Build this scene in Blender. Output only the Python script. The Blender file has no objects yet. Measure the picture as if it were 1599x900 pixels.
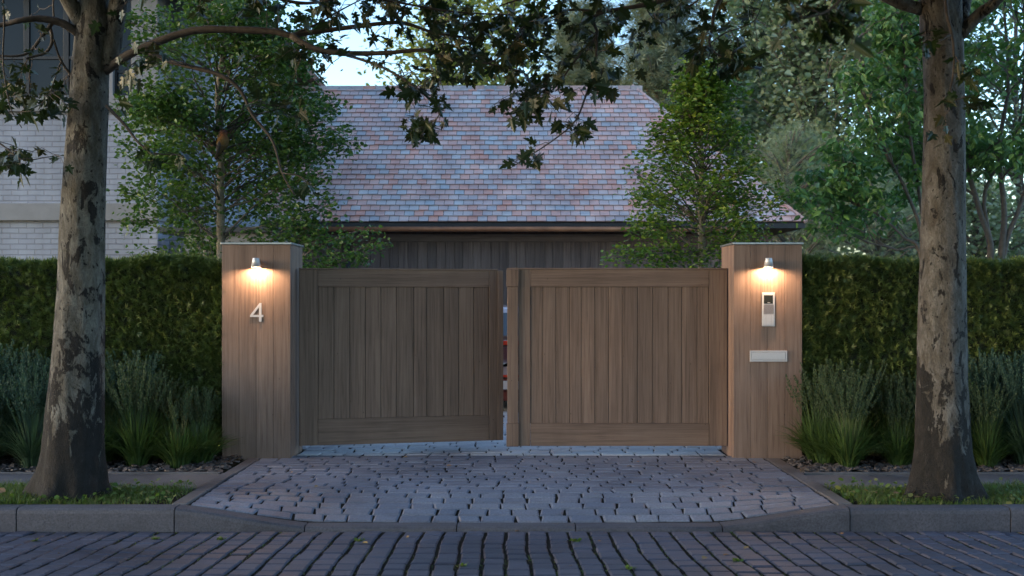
import bpy, bmesh, math, random
import numpy as np
from mathutils import Vector, Matrix
random.seed(7)
RNG = np.random.default_rng(11)
R = math.radians
SC = bpy.context.scene
COL = SC.collection
F = 1830.0            # focal length in photograph pixels
EYE = 1.52
HOR = 465.0

def P(px, py, Y):
    return np.array([(px - 799.5) * Y / F, Y, EYE + (HOR - py) * Y / F])

# ------------------------------------------------------------------ mesh builder
class MB:
    def __init__(s):
        s.v = []; s.f = []; s.n = 0
    def add(s, V, faces, mi=0):
        """faces: list of int arrays (n,k), or list of tuples"""
        V = np.asarray(V, float).reshape(-1, 3)
        if isinstance(faces, np.ndarray):
            s.f.append((faces + s.n, mi))
        else:
            d = {}
            for t in faces: d.setdefault(len(t), []).append(t)
            for k, L in d.items(): s.f.append((np.array(L, int) + s.n, mi))
        s.v.append(V); s.n += len(V)
        return s
    def box(s, x0, x1, y0, y1, z0, z1, b=0.0, mi=0):
        if b <= 0:
            V = [(x0,y0,z0),(x1,y0,z0),(x1,y1,z0),(x0,y1,z0),(x0,y0,z1),(x1,y0,z1),(x1,y1,z1),(x0,y1,z1)]
            return s.add(V, [(0,3,2,1),(4,5,6,7),(0,1,5,4),(1,2,6,5),(2,3,7,6),(3,0,4,7)], mi)
        bm = bmesh.new()
        bmesh.ops.create_cube(bm, size=1)
        for v in bm.verts:
            v.co = ((x0+x1)/2+v.co.x*(x1-x0), (y0+y1)/2+v.co.y*(y1-y0), (z0+z1)/2+v.co.z*(z1-z0))
        bmesh.ops.bevel(bm, geom=list(bm.edges), offset=b, segments=2, affect='EDGES', profile=.5)
        return s.bm(bm, mi)
    def bm(s, bm, mi=0):
        bm.verts.index_update()
        V = [tuple(v.co) for v in bm.verts]
        Fc = [tuple(v.index for v in f.verts) for f in bm.faces]
        bm.free()
        return s.add(V, Fc, mi)
    def tube(s, pts, rad, n=6, mi=0, cap=True):
        pts = np.asarray(pts, float); m = len(pts)
        rad = np.broadcast_to(np.asarray(rad, float), (m,))
        t = np.gradient(pts, axis=0)
        t /= np.linalg.norm(t, axis=1)[:, None] + 1e-9
        ref = np.array([0., 0, 1]) if abs(t[0][2]) < .9 else np.array([1., 0, 0])
        u = np.cross(t[0], ref); u /= np.linalg.norm(u)
        a = np.arange(n) * 2*math.pi/n
        V = np.empty((m, n, 3))
        for i in range(m):
            u = u - t[i]*np.dot(u, t[i]); u /= np.linalg.norm(u) + 1e-9
            w = np.cross(t[i], u)
            V[i] = pts[i] + rad[i]*(np.cos(a)[:, None]*u + np.sin(a)[:, None]*w)
        i, j = np.meshgrid(np.arange(m-1), np.arange(n), indexing='ij')
        q = np.stack([i*n+j, i*n+(j+1) % n, (i+1)*n+(j+1) % n, (i+1)*n+j], -1).reshape(-1, 4)
        b = s.n
        s.add(V.reshape(-1, 3), q, mi)
        if cap:
            s.f.append((np.array([list(range(n))[::-1]]) + b, mi))
            s.f.append((np.array([list(range(n))]) + b + (m-1)*n, mi))
        return s
    def inst(s, T, faces, pos, X, Y, Z, sc, mi=0):
        """many copies of a template"""
        N = len(pos); k = len(T)
        sc = np.broadcast_to(np.asarray(sc, float), (N,))
        T = np.asarray(T, float)
        V = pos[:, None, :] + sc[:, None, None]*(T[None, :, 0:1]*X[:, None, :] + T[None, :, 1:2]*Y[:, None, :] + T[None, :, 2:3]*Z[:, None, :])
        off = (np.arange(N)*k)[:, None, None]
        d = {}
        for t in faces: d.setdefault(len(t), []).append(t)
        base = s.n
        for kk, L in d.items():
            fa = (np.array(L, int)[None] + off).reshape(-1, kk)
            s.f.append((fa + base, mi))
        s.v.append(V.reshape(-1, 3)); s.n += N*k
        return s
    def build(s, name, mats, parent=None, smooth=False, local=False):
        me = bpy.data.meshes.new(name)
        V = np.concatenate(s.v)
        if parent is not None and not local:
            V = V - np.array(parent.location)
        loops = np.concatenate([f.ravel() for f, _ in s.f]).astype(np.int32)
        tot = np.concatenate([np.full(len(f), f.shape[1]) for f, _ in s.f]).astype(np.int32)
        mi = np.concatenate([np.full(len(f), m) for f, m in s.f]).astype(np.int32)
        st = np.concatenate([[0], np.cumsum(tot)[:-1]]).astype(np.int32)
        me.vertices.add(len(V)); me.vertices.foreach_set('co', V.astype(np.float32).ravel())
        me.loops.add(len(loops)); me.loops.foreach_set('vertex_index', loops)
        me.polygons.add(len(tot)); me.polygons.foreach_set('loop_start', st)
        try: me.polygons.foreach_set('loop_total', tot)
        except Exception: pass
        me.polygons.foreach_set('material_index', mi)
        me.polygons.foreach_set('use_smooth', np.full(len(tot), smooth))
        me.update(calc_edges=True)
        for m in (mats if isinstance(mats, (list, tuple)) else [mats]): me.materials.append(m)
        o = bpy.data.objects.new(name, me); COL.objects.link(o)
        if parent is not None: o.parent = parent
        return o

def empty(name, loc, rz=0):
    o = bpy.data.objects.new(name, None); COL.objects.link(o)
    o.location = loc; o.rotation_euler = (0, 0, rz); o.empty_display_size = .2
    return o
def tag(o, label=None, cat=None, group=None, kind=None):
    if label: o['label'] = label
    if cat: o['category'] = cat
    if group: o['group'] = group
    if kind: o['kind'] = kind
    return o
def structure(o, label=None, cat=None):
    return tag(o, label, cat, kind='structure')

# ------------------------------------------------------------------ materials
class NT:
    def __init__(s, name):
        s.m = bpy.data.materials.new(name); s.m.use_nodes = True
        s.t = s.m.node_tree; s.t.nodes.clear()
        s.out = s.t.nodes.new('ShaderNodeOutputMaterial')
        s.b = s.n('ShaderNodeBsdfPrincipled')
        s.l(s.b.outputs[0], s.out.inputs[0])
    def n(s, typ, **kw):
        x = s.t.nodes.new(typ)
        for k, v in kw.items():
            if k.startswith('i_'): 
                key = k[2:].replace('_', ' ')
                x.inputs[key].default_value = v
            else: setattr(x, k, v)
        return x
    def l(s, a, b): s.t.links.new(a, b)
    def coord(s, scale=(1, 1, 1), kind='Object', rot=(0, 0, 0)):
        c = s.n('ShaderNodeTexCoord'); mp = s.n('ShaderNodeMapping')
        mp.inputs['Scale'].default_value = scale; mp.inputs['Rotation'].default_value = rot
        s.l(c.outputs[kind], mp.inputs['Vector']); return mp.outputs[0]
    def noise(s, vec, scale=5, detail=4, rough=.55, dist=0):
        x = s.n('ShaderNodeTexNoise'); x.inputs['Scale'].default_value = scale
        x.inputs['Detail'].default_value = detail; x.inputs['Roughness'].default_value = rough
        x.inputs['Distortion'].default_value = dist
        if vec is not None: s.l(vec, x.inputs['Vector'])
        return x.outputs[0]
    def ramp(s, fac, stops, interp='LINEAR'):
        x = s.n('ShaderNodeValToRGB'); cr = x.color_ramp; cr.interpolation = interp
        while len(cr.elements) > 1: cr.elements.remove(cr.elements[-1])
        cr.elements[0].position = stops[0][0]; cr.elements[0].color = (*stops[0][1], 1) if len(stops[0][1]) == 3 else stops[0][1]
        for p, c in stops[1:]:
            e = cr.elements.new(p); e.color = (*c, 1)
        s.l(fac, x.inputs[0]); return x.outputs[0]
    def mix(s, fac, a, b, mode='MIX'):
        x = s.n('ShaderNodeMix', data_type='RGBA', blend_type=mode)
        for val, idx in ((fac, 0), (a, 6), (b, 7)):
            if hasattr(val, 'is_linked'): s.l(val, x.inputs[idx])
            elif isinstance(val, (int, float)): x.inputs[idx].default_value = val
            else: x.inputs[idx].default_value = (*val, 1)
        return x.outputs[2]
    def math(s, op, a, b=None):
        x = s.n('ShaderNodeMath', operation=op)
        for i, v in enumerate((a, b)):
            if v is None: continue
            if hasattr(v, 'is_linked'): s.l(v, x.inputs[i])
            else: x.inputs[i].default_value = v
        return x.outputs[0]
    def island(s):
        return s.n('ShaderNodeNewGeometry').outputs['Random Per Island']
    def bump(s, h, strength=.3, dist=.01, prev=None):
        x = s.n('ShaderNodeBump'); x.inputs['Strength'].default_value = strength; x.inputs['Distance'].default_value = dist
        s.l(h, x.inputs['Height'])
        if prev is not None: s.l(prev, x.inputs['Normal'])
        s.l(x.outputs[0], s.b.inputs['Normal']); return x.outputs[0]
    def set(s, col=None, rough=None, metal=None, spec=None):
        for val, k in ((col, 'Base Color'), (rough, 'Roughness'), (metal, 'Metallic'), (spec, 'Specular IOR Level')):
            if val is None: continue
            if hasattr(val, 'is_linked'): s.l(val, s.b.inputs[k])
            elif isinstance(val, (int, float)): s.b.inputs[k].default_value = val
            else: s.b.inputs[k].default_value = (*val, 1)
        return s

def m_leaf(name, cols, trans=.3, rough=.5, tcol=None, spec=.35):
    t = NT(name)
    n = len(cols)
    c = t.ramp(t.island(), [(i/max(1, n-1), cc) for i, cc in enumerate(cols)])
    t.set(c, rough, spec=spec)
    tr = t.n('ShaderNodeBsdfTranslucent')
    bright = t.mix(1.0, c, tcol or (1.2, 1.35, .7), 'MULTIPLY')
    t.l(bright, tr.inputs[0])
    mx = t.n('ShaderNodeMixShader'); mx.inputs[0].default_value = trans
    t.l(t.b.outputs[0], mx.inputs[1]); t.l(tr.outputs[0], mx.inputs[2]); t.l(mx.outputs[0], t.out.inputs[0])
    return t.m

def m_wood(name, a, b, dark, axis='z', var=.25):
    t = NT(name)
    sc = {'z': (1, 1, .03), 'x': (.03, 1, 1)}[axis]
    v = t.coord(sc)
    ofs = t.n('ShaderNodeVectorMath', operation='MULTIPLY_ADD')
    isl = t.island()
    cmb = t.n('ShaderNodeCombineXYZ'); t.l(isl, cmb.inputs[0]); t.l(isl, cmb.inputs[1]); t.l(isl, cmb.inputs[2])
    t.l(cmb.outputs[0], ofs.inputs[0]); ofs.inputs[1].default_value = (37, 17, 11); t.l(v, ofs.inputs[2])
    g1 = t.noise(ofs.outputs[0], 55, 5, .65, .3)
    g2 = t.noise(ofs.outputs[0], 9, 3, .5)
    c = t.ramp(g1, [(.28, dark), (.45, a), (.72, b)])
    c2 = t.ramp(g2, [(.3, (.72, .70, .70)), (.7, (1.12, 1.1, 1.08))])
    c = t.mix(1.0, c, c2, 'MULTIPLY')
    vv = t.ramp(isl, [(0, (1-var, 1-var, 1-var)), (1, (1+var*.6, 1+var*.55, 1+var*.5))])
    c = t.mix(1.0, c, vv, 'MULTIPLY')
    # weather streaks and blotches
    bl = t.noise(t.coord((1, 1, .5)), 3.2, 5, .6)
    c = t.mix(t.ramp(bl, [(.45, (0, 0, 0)), (.8, (.35, .35, .35))]), c, dark)
    # a few nail heads / knots
    kn = t.n('ShaderNodeTexVoronoi'); kn.inputs['Scale'].default_value = 7
    t.l(t.coord((1.6, 1, .8)), kn.inputs['Vector'])
    c = t.mix(t.ramp(kn.outputs['Distance'], [(.02, (1, 1, 1)), (.045, (0, 0, 0))]), c, tuple(x*.3 for x in dark))
    t.set(c, .62, spec=.3)
    t.bump(g1, .25, .003)
    return t.m

def m_plain(name, col, rough=.5, metal=0, nz=.12, scale=30, bump=.05, spec=.5):
    t = NT(name)
    n = t.noise(t.coord(), scale, 4, .6)
    c = t.ramp(n, [(.3, tuple(x*(1-nz) for x in col)), (.7, tuple(min(1, x*(1+nz)) for x in col))])
    t.set(c, rough, metal, spec)
    if bump: t.bump(n, bump, .004)
    return t.m

def m_stone(name, cols, rough=.75, speck=.25, big=1.5, moss=None, stain=True):
    t = NT(name)
    n = len(cols)
    c = t.ramp(t.island(), [(i/max(1, n-1), cc) for i, cc in enumerate(cols)])
    co = t.coord()
    f = t.noise(co, 75, 5, .75)
    c = t.mix(1.0, c, t.ramp(f, [(.3, (1-speck,)*3), (.72, (1+speck,)*3)]), 'MULTIPLY')
    bg = t.noise(co, big, 5, .6)
    c = t.mix(1.0, c, t.ramp(bg, [(.3, (.68, .68, .7)), (.7, (1.15, 1.14, 1.12))]), 'MULTIPLY')
    st_ = t.noise(co, .75, 7, .7, .4)
    if stain: c = t.mix(1.0, c, t.ramp(st_, [(.36, (.62, .62, .64)), (.52, (1, 1, 1))]), 'MULTIPLY')
    if moss:
        mm = t.noise(co, 3.1, 6, .7)
        c = t.mix(t.ramp(mm, [(.58, (0, 0, 0)), (.72, (.7, .7, .7))]), c, moss)
    t.set(c, t.ramp(bg, [(.3, (rough-.22,)*3), (.7, (rough+.1,)*3)]), spec=.4)
    h = t.noise(co, 60, 5, .7)
    t.bump(h, .5, .006)
    return t.m

M = {}
M['gate_v'] = m_wood('weathered_cedar_upright', (.165, .107, .080), (.215, .146, .113), (.085, .053, .040), 'z', .16)
M['gate_h'] = m_wood('weathered_cedar_level', (.165, .107, .080), (.212, .144, .112), (.085, .054, .041), 'x', .14)
M['pillar'] = m_wood('cedar_cladding', (.195, .130, .102), (.265, .185, .148), (.10, .063, .047), 'z', .13)
M['cap'] = m_plain('zinc_cap', (.42, .43, .45), .35, .85)
M['steel'] = m_plain('brushed_steel', (.50, .50, .53), .42, .35, .06, 60, .02)
M['white_metal'] = m_plain('satin_aluminium', (.47, .455, .475), .45, .2, .04, 60, .01)
M['grey_groove'] = m_plain('shadow_gap_grey', (.30, .28, .30), .5, .3, .05, 60, 0)
M['black_glass'] = m_plain('black_glass', (.012, .013, .015), .06, 0, .05, 5, 0)
M['dark_metal'] = m_plain('dark_bronze_metal', (.012, .012, .013), .5, .2, .1, 40, .02)
M['iron'] = m_plain('hinge_iron', (.05, .048, .05), .5, .7)
M['slot_brown'] = m_plain('dark_timber_edge', (.05, .035, .028), .7)

t = NT('white_painted_brick')
co = t.n('ShaderNodeTexCoord'); sp = t.n('ShaderNodeSeparateXYZ'); t.l(co.outputs['Object'], sp.inputs[0])
ad = t.math('ADD', sp.outputs[0], sp.outputs[1]); cb = t.n('ShaderNodeCombineXYZ'); t.l(ad, cb.inputs[0]); t.l(sp.outputs[2], cb.inputs[1])
br = t.n('ShaderNodeTexBrick'); br.inputs['Scale'].default_value = 1
br.inputs['Brick Width'].default_value = .23; br.inputs['Row Height'].default_value = .076; br.inputs['Mortar Size'].default_value = .008
br.inputs['Mortar Smooth'].default_value = .4
br.inputs['Color1'].default_value = (.31, .33, .375, 1); br.inputs['Color2'].default_value = (.285, .30, .345, 1); br.inputs['Mortar'].default_value = (.235, .245, .28, 1)
nzv = t.n('ShaderNodeVectorMath', operation='MULTIPLY_ADD')
wn = t.n('ShaderNodeTexNoise'); wn.inputs['Scale'].default_value = 6; t.l(cb.outputs[0], wn.inputs['Vector'])
t.l(wn.outputs['Color'], nzv.inputs[0]); nzv.inputs[1].default_value = (.012, .012, 0); t.l(cb.outputs[0], nzv.inputs[2])
t.l(nzv.outputs[0], br.inputs['Vector'])
st = t.noise(t.coord((1, 1, .35)), 1.6, 6, .65)
c = t.mix(1.0, br.outputs['Color'], t.ramp(st, [(.3, (.72, .71, .70)), (.65, (1.05, 1.05, 1.05))]), 'MULTIPLY')
t.set(c, .7, spec=.3)
inv = t.math('SUBTRACT', 1, br.outputs['Fac'])
b0 = t.bump(inv, .9, .012); t.bump(t.noise(t.coord(), 70, 4, .6), .25, .006, b0)
M['brick'] = t.m
M['render'] = m_plain('pale_rendered_band', (.205, .20, .197), .8, 0, .14, 3, .2)
M['soffit'] = m_plain('dark_soffit_timber', (.17, .075, .05), .7)
M['red_tile'] = m_stone('red_clay_tile', [(.22, .07, .045), (.30, .10, .06), (.17, .06, .045)], .7)
M['fascia'] = m_plain('black_fascia', (.03, .03, .032), .5)
M['copper'] = m_plain('brown_copper_gutter', (.36, .14, .06), .45, .3, .25, 4, .05)
M['shed_v'] = m_wood('grey_brown_boards', (.165, .112, .092), (.225, .16, .132), (.085, .055, .045), 'z', .22)
M['shed_h'] = m_wood('grey_brown_trim', (.18, .128, .105), (.24, .178, .148), (.09, .062, .05), 'x', .1)
M['shingle'] = m_stone('mixed_clay_and_slate_tiles', [(0.739, 0.346, 0.257), (0.650, 0.378, 0.315), (0.515, 0.475, 0.462), (0.739, 0.356, 0.263), (0.448, 0.432, 0.441), (0.694, 0.378, 0.304), (0.560, 0.508, 0.488), (0.739, 0.421, 0.341), (0.470, 0.454, 0.457)], .5, .16, 2.2, stain=False)
M['road'] = m_stone('road_sett', [(0.046, 0.051, 0.078), (0.059, 0.061, 0.091), (0.053, 0.059, 0.091), (0.063, 0.064, 0.090), (0.042, 0.047, 0.074)], .62, .22, 1.1)
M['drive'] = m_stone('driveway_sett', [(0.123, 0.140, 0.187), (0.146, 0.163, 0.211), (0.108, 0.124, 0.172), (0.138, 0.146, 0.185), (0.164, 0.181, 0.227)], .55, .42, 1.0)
M['court'] = m_stone('sky_lit_court_sett', [(.36, .37, .40), (.42, .42, .44), (.33, .34, .38), (.45, .45, .47)], .55, .2, 1.0)  # open-sky brightness of the courtyard is put into the sett colour
M['kerb'] = m_stone('granite_kerb', [(0.056, 0.056, 0.071), (0.066, 0.066, 0.081)], .75, .5, 2)
M['slab'] = m_stone('pavement_slab', [(0.090, 0.090, 0.101), (0.109, 0.101, 0.105), (0.083, 0.084, 0.098)], .5, .2, 1.3)
t = NT('joint_soil'); co = t.coord()
c = t.ramp(t.noise(co, 9, 6, .7), [(.35, (.009, .008, .007)), (.55, (.016, .014, .010)), (.7, (.014, .020, .008))])
t.set(c, .95, spec=.1); t.bump(t.noise(co, 120, 4, .7), .8, .01); M['soil'] = t.m
t = NT('garden_ground'); co = t.coord()
c = t.ramp(t.noise(co, 1.2, 6, .7), [(.35, (.03, .04, .016)), (.6, (.05, .065, .025)), (.75, (.06, .05, .03))])
t.set(c, .95, spec=.1); M['ground'] = t.m
M['chip'] = m_stone('bark_and_slate_chip', [(0.050, 0.037, 0.034), (0.075, 0.062, 0.062), (0.035, 0.028, 0.026), (0.095, 0.083, 0.086), (0.060, 0.043, 0.036)], .75, .2, 3)

def m_bark(name, base, pale, olive, dark, lowz, patch=.60):
    t = NT(name)
    co = t.coord((1, 1, .45))
    c0 = t.noise(co, 13, 7, .72, .5)
    c = t.ramp(c0, [(.3, olive), (.48, base), (.68, pale)])
    fine = t.noise(t.coord((1, 1, .6)), 90, 4, .7)
    c = t.mix(1.0, c, t.ramp(fine, [(.3, (.7, .7, .7)), (.7, (1.25, 1.25, 1.22))]), 'MULTIPLY')
    # flaked dark plates: own shapes, more of them low on the trunk
    sp = t.n('ShaderNodeSeparateXYZ'); t.l(t.n('ShaderNodeTexCoord').outputs['Object'], sp.inputs[0])
    mr = t.n('ShaderNodeMapRange'); mr.inputs[1].default_value = lowz; mr.inputs[2].default_value = 0.0
    mr.inputs[3].default_value = 0.0; mr.inputs[4].default_value = .25
    t.l(sp.outputs[2], mr.inputs[0])
    pn = t.noise(t.coord((1, 1, .5)), 8.5, 9, .68, .5)
    pv = t.math('ADD', pn, mr.outputs[0])
    m1 = t.ramp(pv, [(patch, (0, 0, 0)), (patch+.015, (1, 1, 1))])
    pn2 = t.noise(t.coord((1, 1, .7)), 30, 3, .5)
    m2 = t.ramp(pn2, [(.655, (0, 0, 0)), (.68, (1, 1, 1))])
    mm = t.math('MAXIMUM', m1, m2)
    dn = t.ramp(t.noise(co, 26, 6, .75), [(.35, dark), (.58, tuple(x*2.0 for x in dark)), (.68, tuple(x*4.5 for x in dark))])
    c = t.mix(mm, c, dn)
    t.set(c, .8, spec=.25)
    h = t.math('SUBTRACT', t.math('ADD', t.math('MULTIPLY', fine, .35), t.math('MULTIPLY', c0, .4)), t.math('MULTIPLY', mm, .3))
    t.bump(h, 1.0, .045)
    return t.m
M['bark'] = m_bark('flaking_plane_bark', (.094, .086, .074), (.185, .175, .155), (.052, .045, .032), (.009, .008, .0075), 1.3, .555)
M['bark2'] = m_bark('knobbly_plane_bark', (.080, .072, .064), (.155, .147, .140), (.052, .042, .033), (.009, .008, .0075), 1.2, .575)
M['limb'] = m_plain('brown_limb_bark', (.048, .037, .031), .8, 0, .45, 22, .7)
M['twig'] = m_plain('twig_bark', (.075, .055, .042), .8, 0, .3, 40, .4)
M['birch'] = m_bark('pale_smooth_bark', (.30, .26, .21), (.40, .36, .30), (.20, .16, .12), (.06, .045, .035), .1, .66)
M['stem'] = m_plain('dark_stem_bark', (.10, .085, .075), .8, 0, .3, 20, .4)
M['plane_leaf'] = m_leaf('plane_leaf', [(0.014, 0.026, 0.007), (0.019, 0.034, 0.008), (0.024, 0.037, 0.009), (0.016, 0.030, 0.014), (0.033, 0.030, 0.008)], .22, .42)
M['birch_leaf'] = m_leaf('small_green_leaf', [(0.043, 0.093, 0.023), (0.065, 0.132, 0.027), (0.054, 0.110, 0.038), (0.092, 0.154, 0.032), (0.049, 0.099, 0.032)], .33, .42)
M['maple_leaf'] = m_leaf('hedge_maple_leaf', [(0.076, 0.145, 0.023), (0.113, 0.193, 0.027), (0.091, 0.163, 0.032), (0.197, 0.262, 0.032), (0.076, 0.139, 0.030)], .33, .42)
M['dogwood_leaf'] = m_leaf('ovate_leaf', [(0.073, 0.167, 0.057), (0.096, 0.198, 0.064), (0.073, 0.152, 0.064), (0.116, 0.228, 0.064)], .3, .38)
M['hedge_leaf'] = m_leaf('yew_sprig', [(0.078, 0.114, 0.033), (0.090, 0.126, 0.036), (0.102, 0.138, 0.041), (0.083, 0.118, 0.041), (0.119, 0.145, 0.047)], .2, .4)
M['hedge_core'] = m_plain('hedge_twigs', (.022, .024, .012), .95, 0, .3, 20, .5)
M['blade_green'] = m_leaf('grass_blade_green', [(0.043, 0.079, 0.022), (0.056, 0.099, 0.022), (0.037, 0.070, 0.026), (0.070, 0.102, 0.026)], .25, .45)
M['blade_blue'] = m_leaf('grass_blade_blue', [(0.040, 0.075, 0.047), (0.048, 0.083, 0.051), (0.040, 0.071, 0.035)], .25, .45)
M['plume_blue'] = m_leaf('blue_green_plume', [(0.035, 0.072, 0.056), (0.046, 0.088, 0.066), (0.031, 0.063, 0.047)], .3, .7)
M['plume_tan'] = m_leaf('grey_tan_plume', [(0.042, 0.068, 0.035), (0.051, 0.077, 0.038), (0.036, 0.062, 0.032), (0.059, 0.074, 0.041)], .3, .7)
M['verge'] = m_leaf('verge_grass_blade', [(0.060, 0.120, 0.022), (0.096, 0.156, 0.031), (0.072, 0.108, 0.022), (0.156, 0.156, 0.055), (0.060, 0.102, 0.024)], .3, .5)
M['dead_leaf'] = m_leaf('fallen_leaf', [(.22, .11, .04), (.16, .09, .05), (.25, .17, .06)], .1, .6, (1, .8, .5))
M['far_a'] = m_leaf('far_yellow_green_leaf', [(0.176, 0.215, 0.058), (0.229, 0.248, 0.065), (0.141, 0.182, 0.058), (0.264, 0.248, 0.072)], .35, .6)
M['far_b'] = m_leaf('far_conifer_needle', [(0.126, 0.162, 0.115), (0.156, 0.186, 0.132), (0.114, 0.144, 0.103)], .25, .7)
M['far_c'] = m_leaf('far_haze_paled_leaf', [(0.157, 0.206, 0.135), (0.180, 0.232, 0.154), (0.192, 0.232, 0.161)], .35, .55)  # leaf colours paled to stand in for haze
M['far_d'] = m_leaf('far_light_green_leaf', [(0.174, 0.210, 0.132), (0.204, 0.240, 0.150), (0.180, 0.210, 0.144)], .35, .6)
M['bird'] = None
t = NT('car_paint'); t.set((.42, .36, .36), .22, .55); t.b.inputs['Coat Weight'].default_value = .6; M['paint'] = t.m
M['red_lamp'] = m_plain('red_lamp_lens', (.35, .03, .015), .2, 0, .1, 10, 0)
M['valance'] = m_plain('dark_red_valance', (.12, .025, .015), .4)
M['chrome'] = m_plain('bumper_chrome', (.7, .7, .72), .12, 1, .03, 10, 0)
M['rubber'] = m_plain('tyre_rubber', (.02, .02, .02), .8)
t = NT('car_glass'); t.set((.03, .04, .05), .04, .0, .9); M['glass'] = t.m
t = NT('window_glass'); t.set((.014, .015, .017), .08, 0, .18); t.bump(t.noise(t.coord(), 2.2, 2), .04, .02); M['wglass'] = t.m
t = NT('lamp_lens'); t.set((.9, .8, .6), .4); t.b.inputs['Emission Color'].default_value = (1, .68, .36, 1); t.b.inputs['Emission Strength'].default_value = 4; M['lens'] = t.m
# ================================================================== GROUND
KY = 8.46            # kerb front face
def drop(x):         # kerb top profile along the kerb
    a = np.abs(np.asarray(x, float))
    t = np.clip((a - 1.5) / (2.42 - 1.5), 0, 1)
    t = t*t*(3-2*t)*.35 + t*.65
    return -.132 + .132 * t
def zdrive(x, y):
    t = np.clip((9.28 - y) / (9.28 - 8.58), 0, 1)
    return drop(x) * t * (.6 + .4*t)
def zroad(x, y):
    return -.165 + .055*np.clip(KY - y, 0, 4.2)

g = MB()
ys = [(-150, -.5), (2, -.5), (9.3, -.5), (9.3, -.03), (20, -.03), (260, -.03)]
V = [(x, y, z) for (y, z) in ys for x in (-260, 260)]
g.add(V, [(2*i, 2*i+1, 2*i+3, 2*i+2) for i in range(len(ys)-1)])
structure(g.build('ground', M['ground']))

def pavers(corners, zf, c=.012, depth=.05, proud=None, top_noise=.004):
    """corners (N,4,2) counter clockwise -> chamfered blocks"""
    N = len(corners)
    cen = corners.mean(1, keepdims=True)
    d = corners - cen
    L = np.linalg.norm(d, axis=2, keepdims=True)
    inner = cen + d * (1 - c*1.414/np.maximum(L, .03))
    dz = RNG.normal(0, top_noise, (N, 1))
    tilt = RNG.normal(0, .007, (N, 1, 2))
    zo = zf(corners[..., 0], corners[..., 1]) + dz + (d*tilt).sum(-1)
    zi = zf(inner[..., 0], inner[..., 1]) + dz + ((inner-cen)*tilt).sum(-1)
    top = np.concatenate([inner, zi[..., None]], -1)
    mid = np.concatenate([corners, (zo - c*.7)[..., None]], -1)
    bot = np.concatenate([corners, (zo - depth)[..., None]], -1)
    V = np.concatenate([top, mid, bot], 1)           # N,12,3
    base = (np.arange(N)*12)[:, None, None]
    fs = [(0, 1, 2, 3)]
    for i in range(4):
        j = (i+1) % 4
        fs += [(4+i, 4+j, j, i), (8+i, 8+j, 4+j, 4+i)]
    fa = (np.array(fs)[None] + base).reshape(-1, 4)
    return V.reshape(-1, 3), fa

# road: columns of setts running away from the camera with open mossy joints
rd = MB()
xs = np.arange(-9.5, 9.51, .5); yy = np.arange(1.0, 8.5, .25)
gx, gy = np.meshgrid(xs, np.append(yy, KY+.0), indexing='ij')
gz = zroad(gx, gy) - .010
nx, ny = gx.shape
i, j = np.meshgrid(np.arange(nx-1), np.arange(ny-1), indexing='ij')
rd.add(np.stack([gx, gy, gz], -1).reshape(-1, 3), np.stack([i*ny+j, (i+1)*ny+j, (i+1)*ny+j+1, i*ny+j+1], -1).reshape(-1, 4), 0)
pitch = .147
cols = []
for ci, x0 in enumerate(np.arange(-9.3, 9.3, pitch)):
    y = KY - .012 - random.random()*.02
    ph = x0*2.3
    while y > 3.4:
        ln = random.uniform(.165, .215)
        y0 = y - ln
        def wob(yv): return .010*math.sin(yv*2.2 + x0*.35) + .004*math.sin(yv*6.3+ph)
        a, b_ = wob(y), wob(y0)
        gp = random.uniform(.008, .013)
        jx = lambda: random.uniform(-.004, .004)
        skew = .05*math.sin(x0*.8+y)
        cols.append([(x0+gp+b_+jx(), y0+.003+jx()), (x0+pitch-gp+b_+jx(), y0+.003+jx()), (x0+pitch-gp+a+jx(), y-.003+jx()), (x0+gp+a+jx(), y-.003+jx())])
        y = y0 - random.uniform(.002, .008)
Vp, Fp = pavers(np.array(cols), zroad, .012, .05, top_noise=.003)
rd.add(Vp, Fp, 1)
structure(rd.build('road', [M['soil'], M['road']]))

# driveway + court behind the gates: rows of setts, thin row joints, wide staggered cross joints
def sett_rows(y0, y1, xa, xb, zf, lmin=.17, lmax=.33):
    out = []; y = y0
    while y < y1:
        dp = random.uniform(.105, .125) if y < 9.3 else random.uniform(.135, .155)
        end = xb(y) if callable(xb) else xb
        st = xa(y) if callable(xa) else xa
        x = st
        while x < end - .05:
            ln = random.uniform(lmin, lmax)
            if end - (x+ln) < .14: ln = end - x
            gp = random.uniform(.005, .0095); jr = lambda s=.004: random.uniform(-s, s)
            sk = random.uniform(-.009, .009)
            wv = .012*math.sin(x*1.7+y*1.3)
            out.append([(x+gp+jr()+sk, y+.004+jr(.002)+wv), (x+ln-gp+jr()+sk, y+.004+jr(.002)+wv), (x+ln-gp+jr()-sk, y+dp-.004+jr(.002)+wv), (x+gp+jr()-sk, y+dp-.004+jr(.002)+wv)])
            x += ln
        y += dp + random.uniform(.001, .006)
    return np.array(out)
dr = MB()
xs = np.linspace(-2.4, 2.4, 41); ysd = np.concatenate([np.linspace(8.6, 9.35, 8), [10, 11, 11.36]])
gx, gy = np.meshgrid(xs, ysd, indexing='ij'); gz = zdrive(gx, gy) - .012
nx, ny = gx.shape
i, j = np.meshgrid(np.arange(nx-1), np.arange(ny-1), indexing='ij')
dr.add(np.stack([gx, gy, gz], -1).reshape(-1, 3), np.stack([i*ny+j, (i+1)*ny+j, (i+1)*ny+j+1, i*ny+j+1], -1).reshape(-1, 4), 0)
Vp, Fp = pavers(sett_rows(8.62, 11.24, -2.385, 2.385, zdrive, .15, .27), zdrive, .010, .05, top_noise=.0014)
dr.add(Vp, Fp, 1)
structure(dr.build('driveway', [M['soil'], M['drive']]))
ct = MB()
zc = lambda x, y: np.zeros_like(np.asarray(x, float)) - .006
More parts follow.
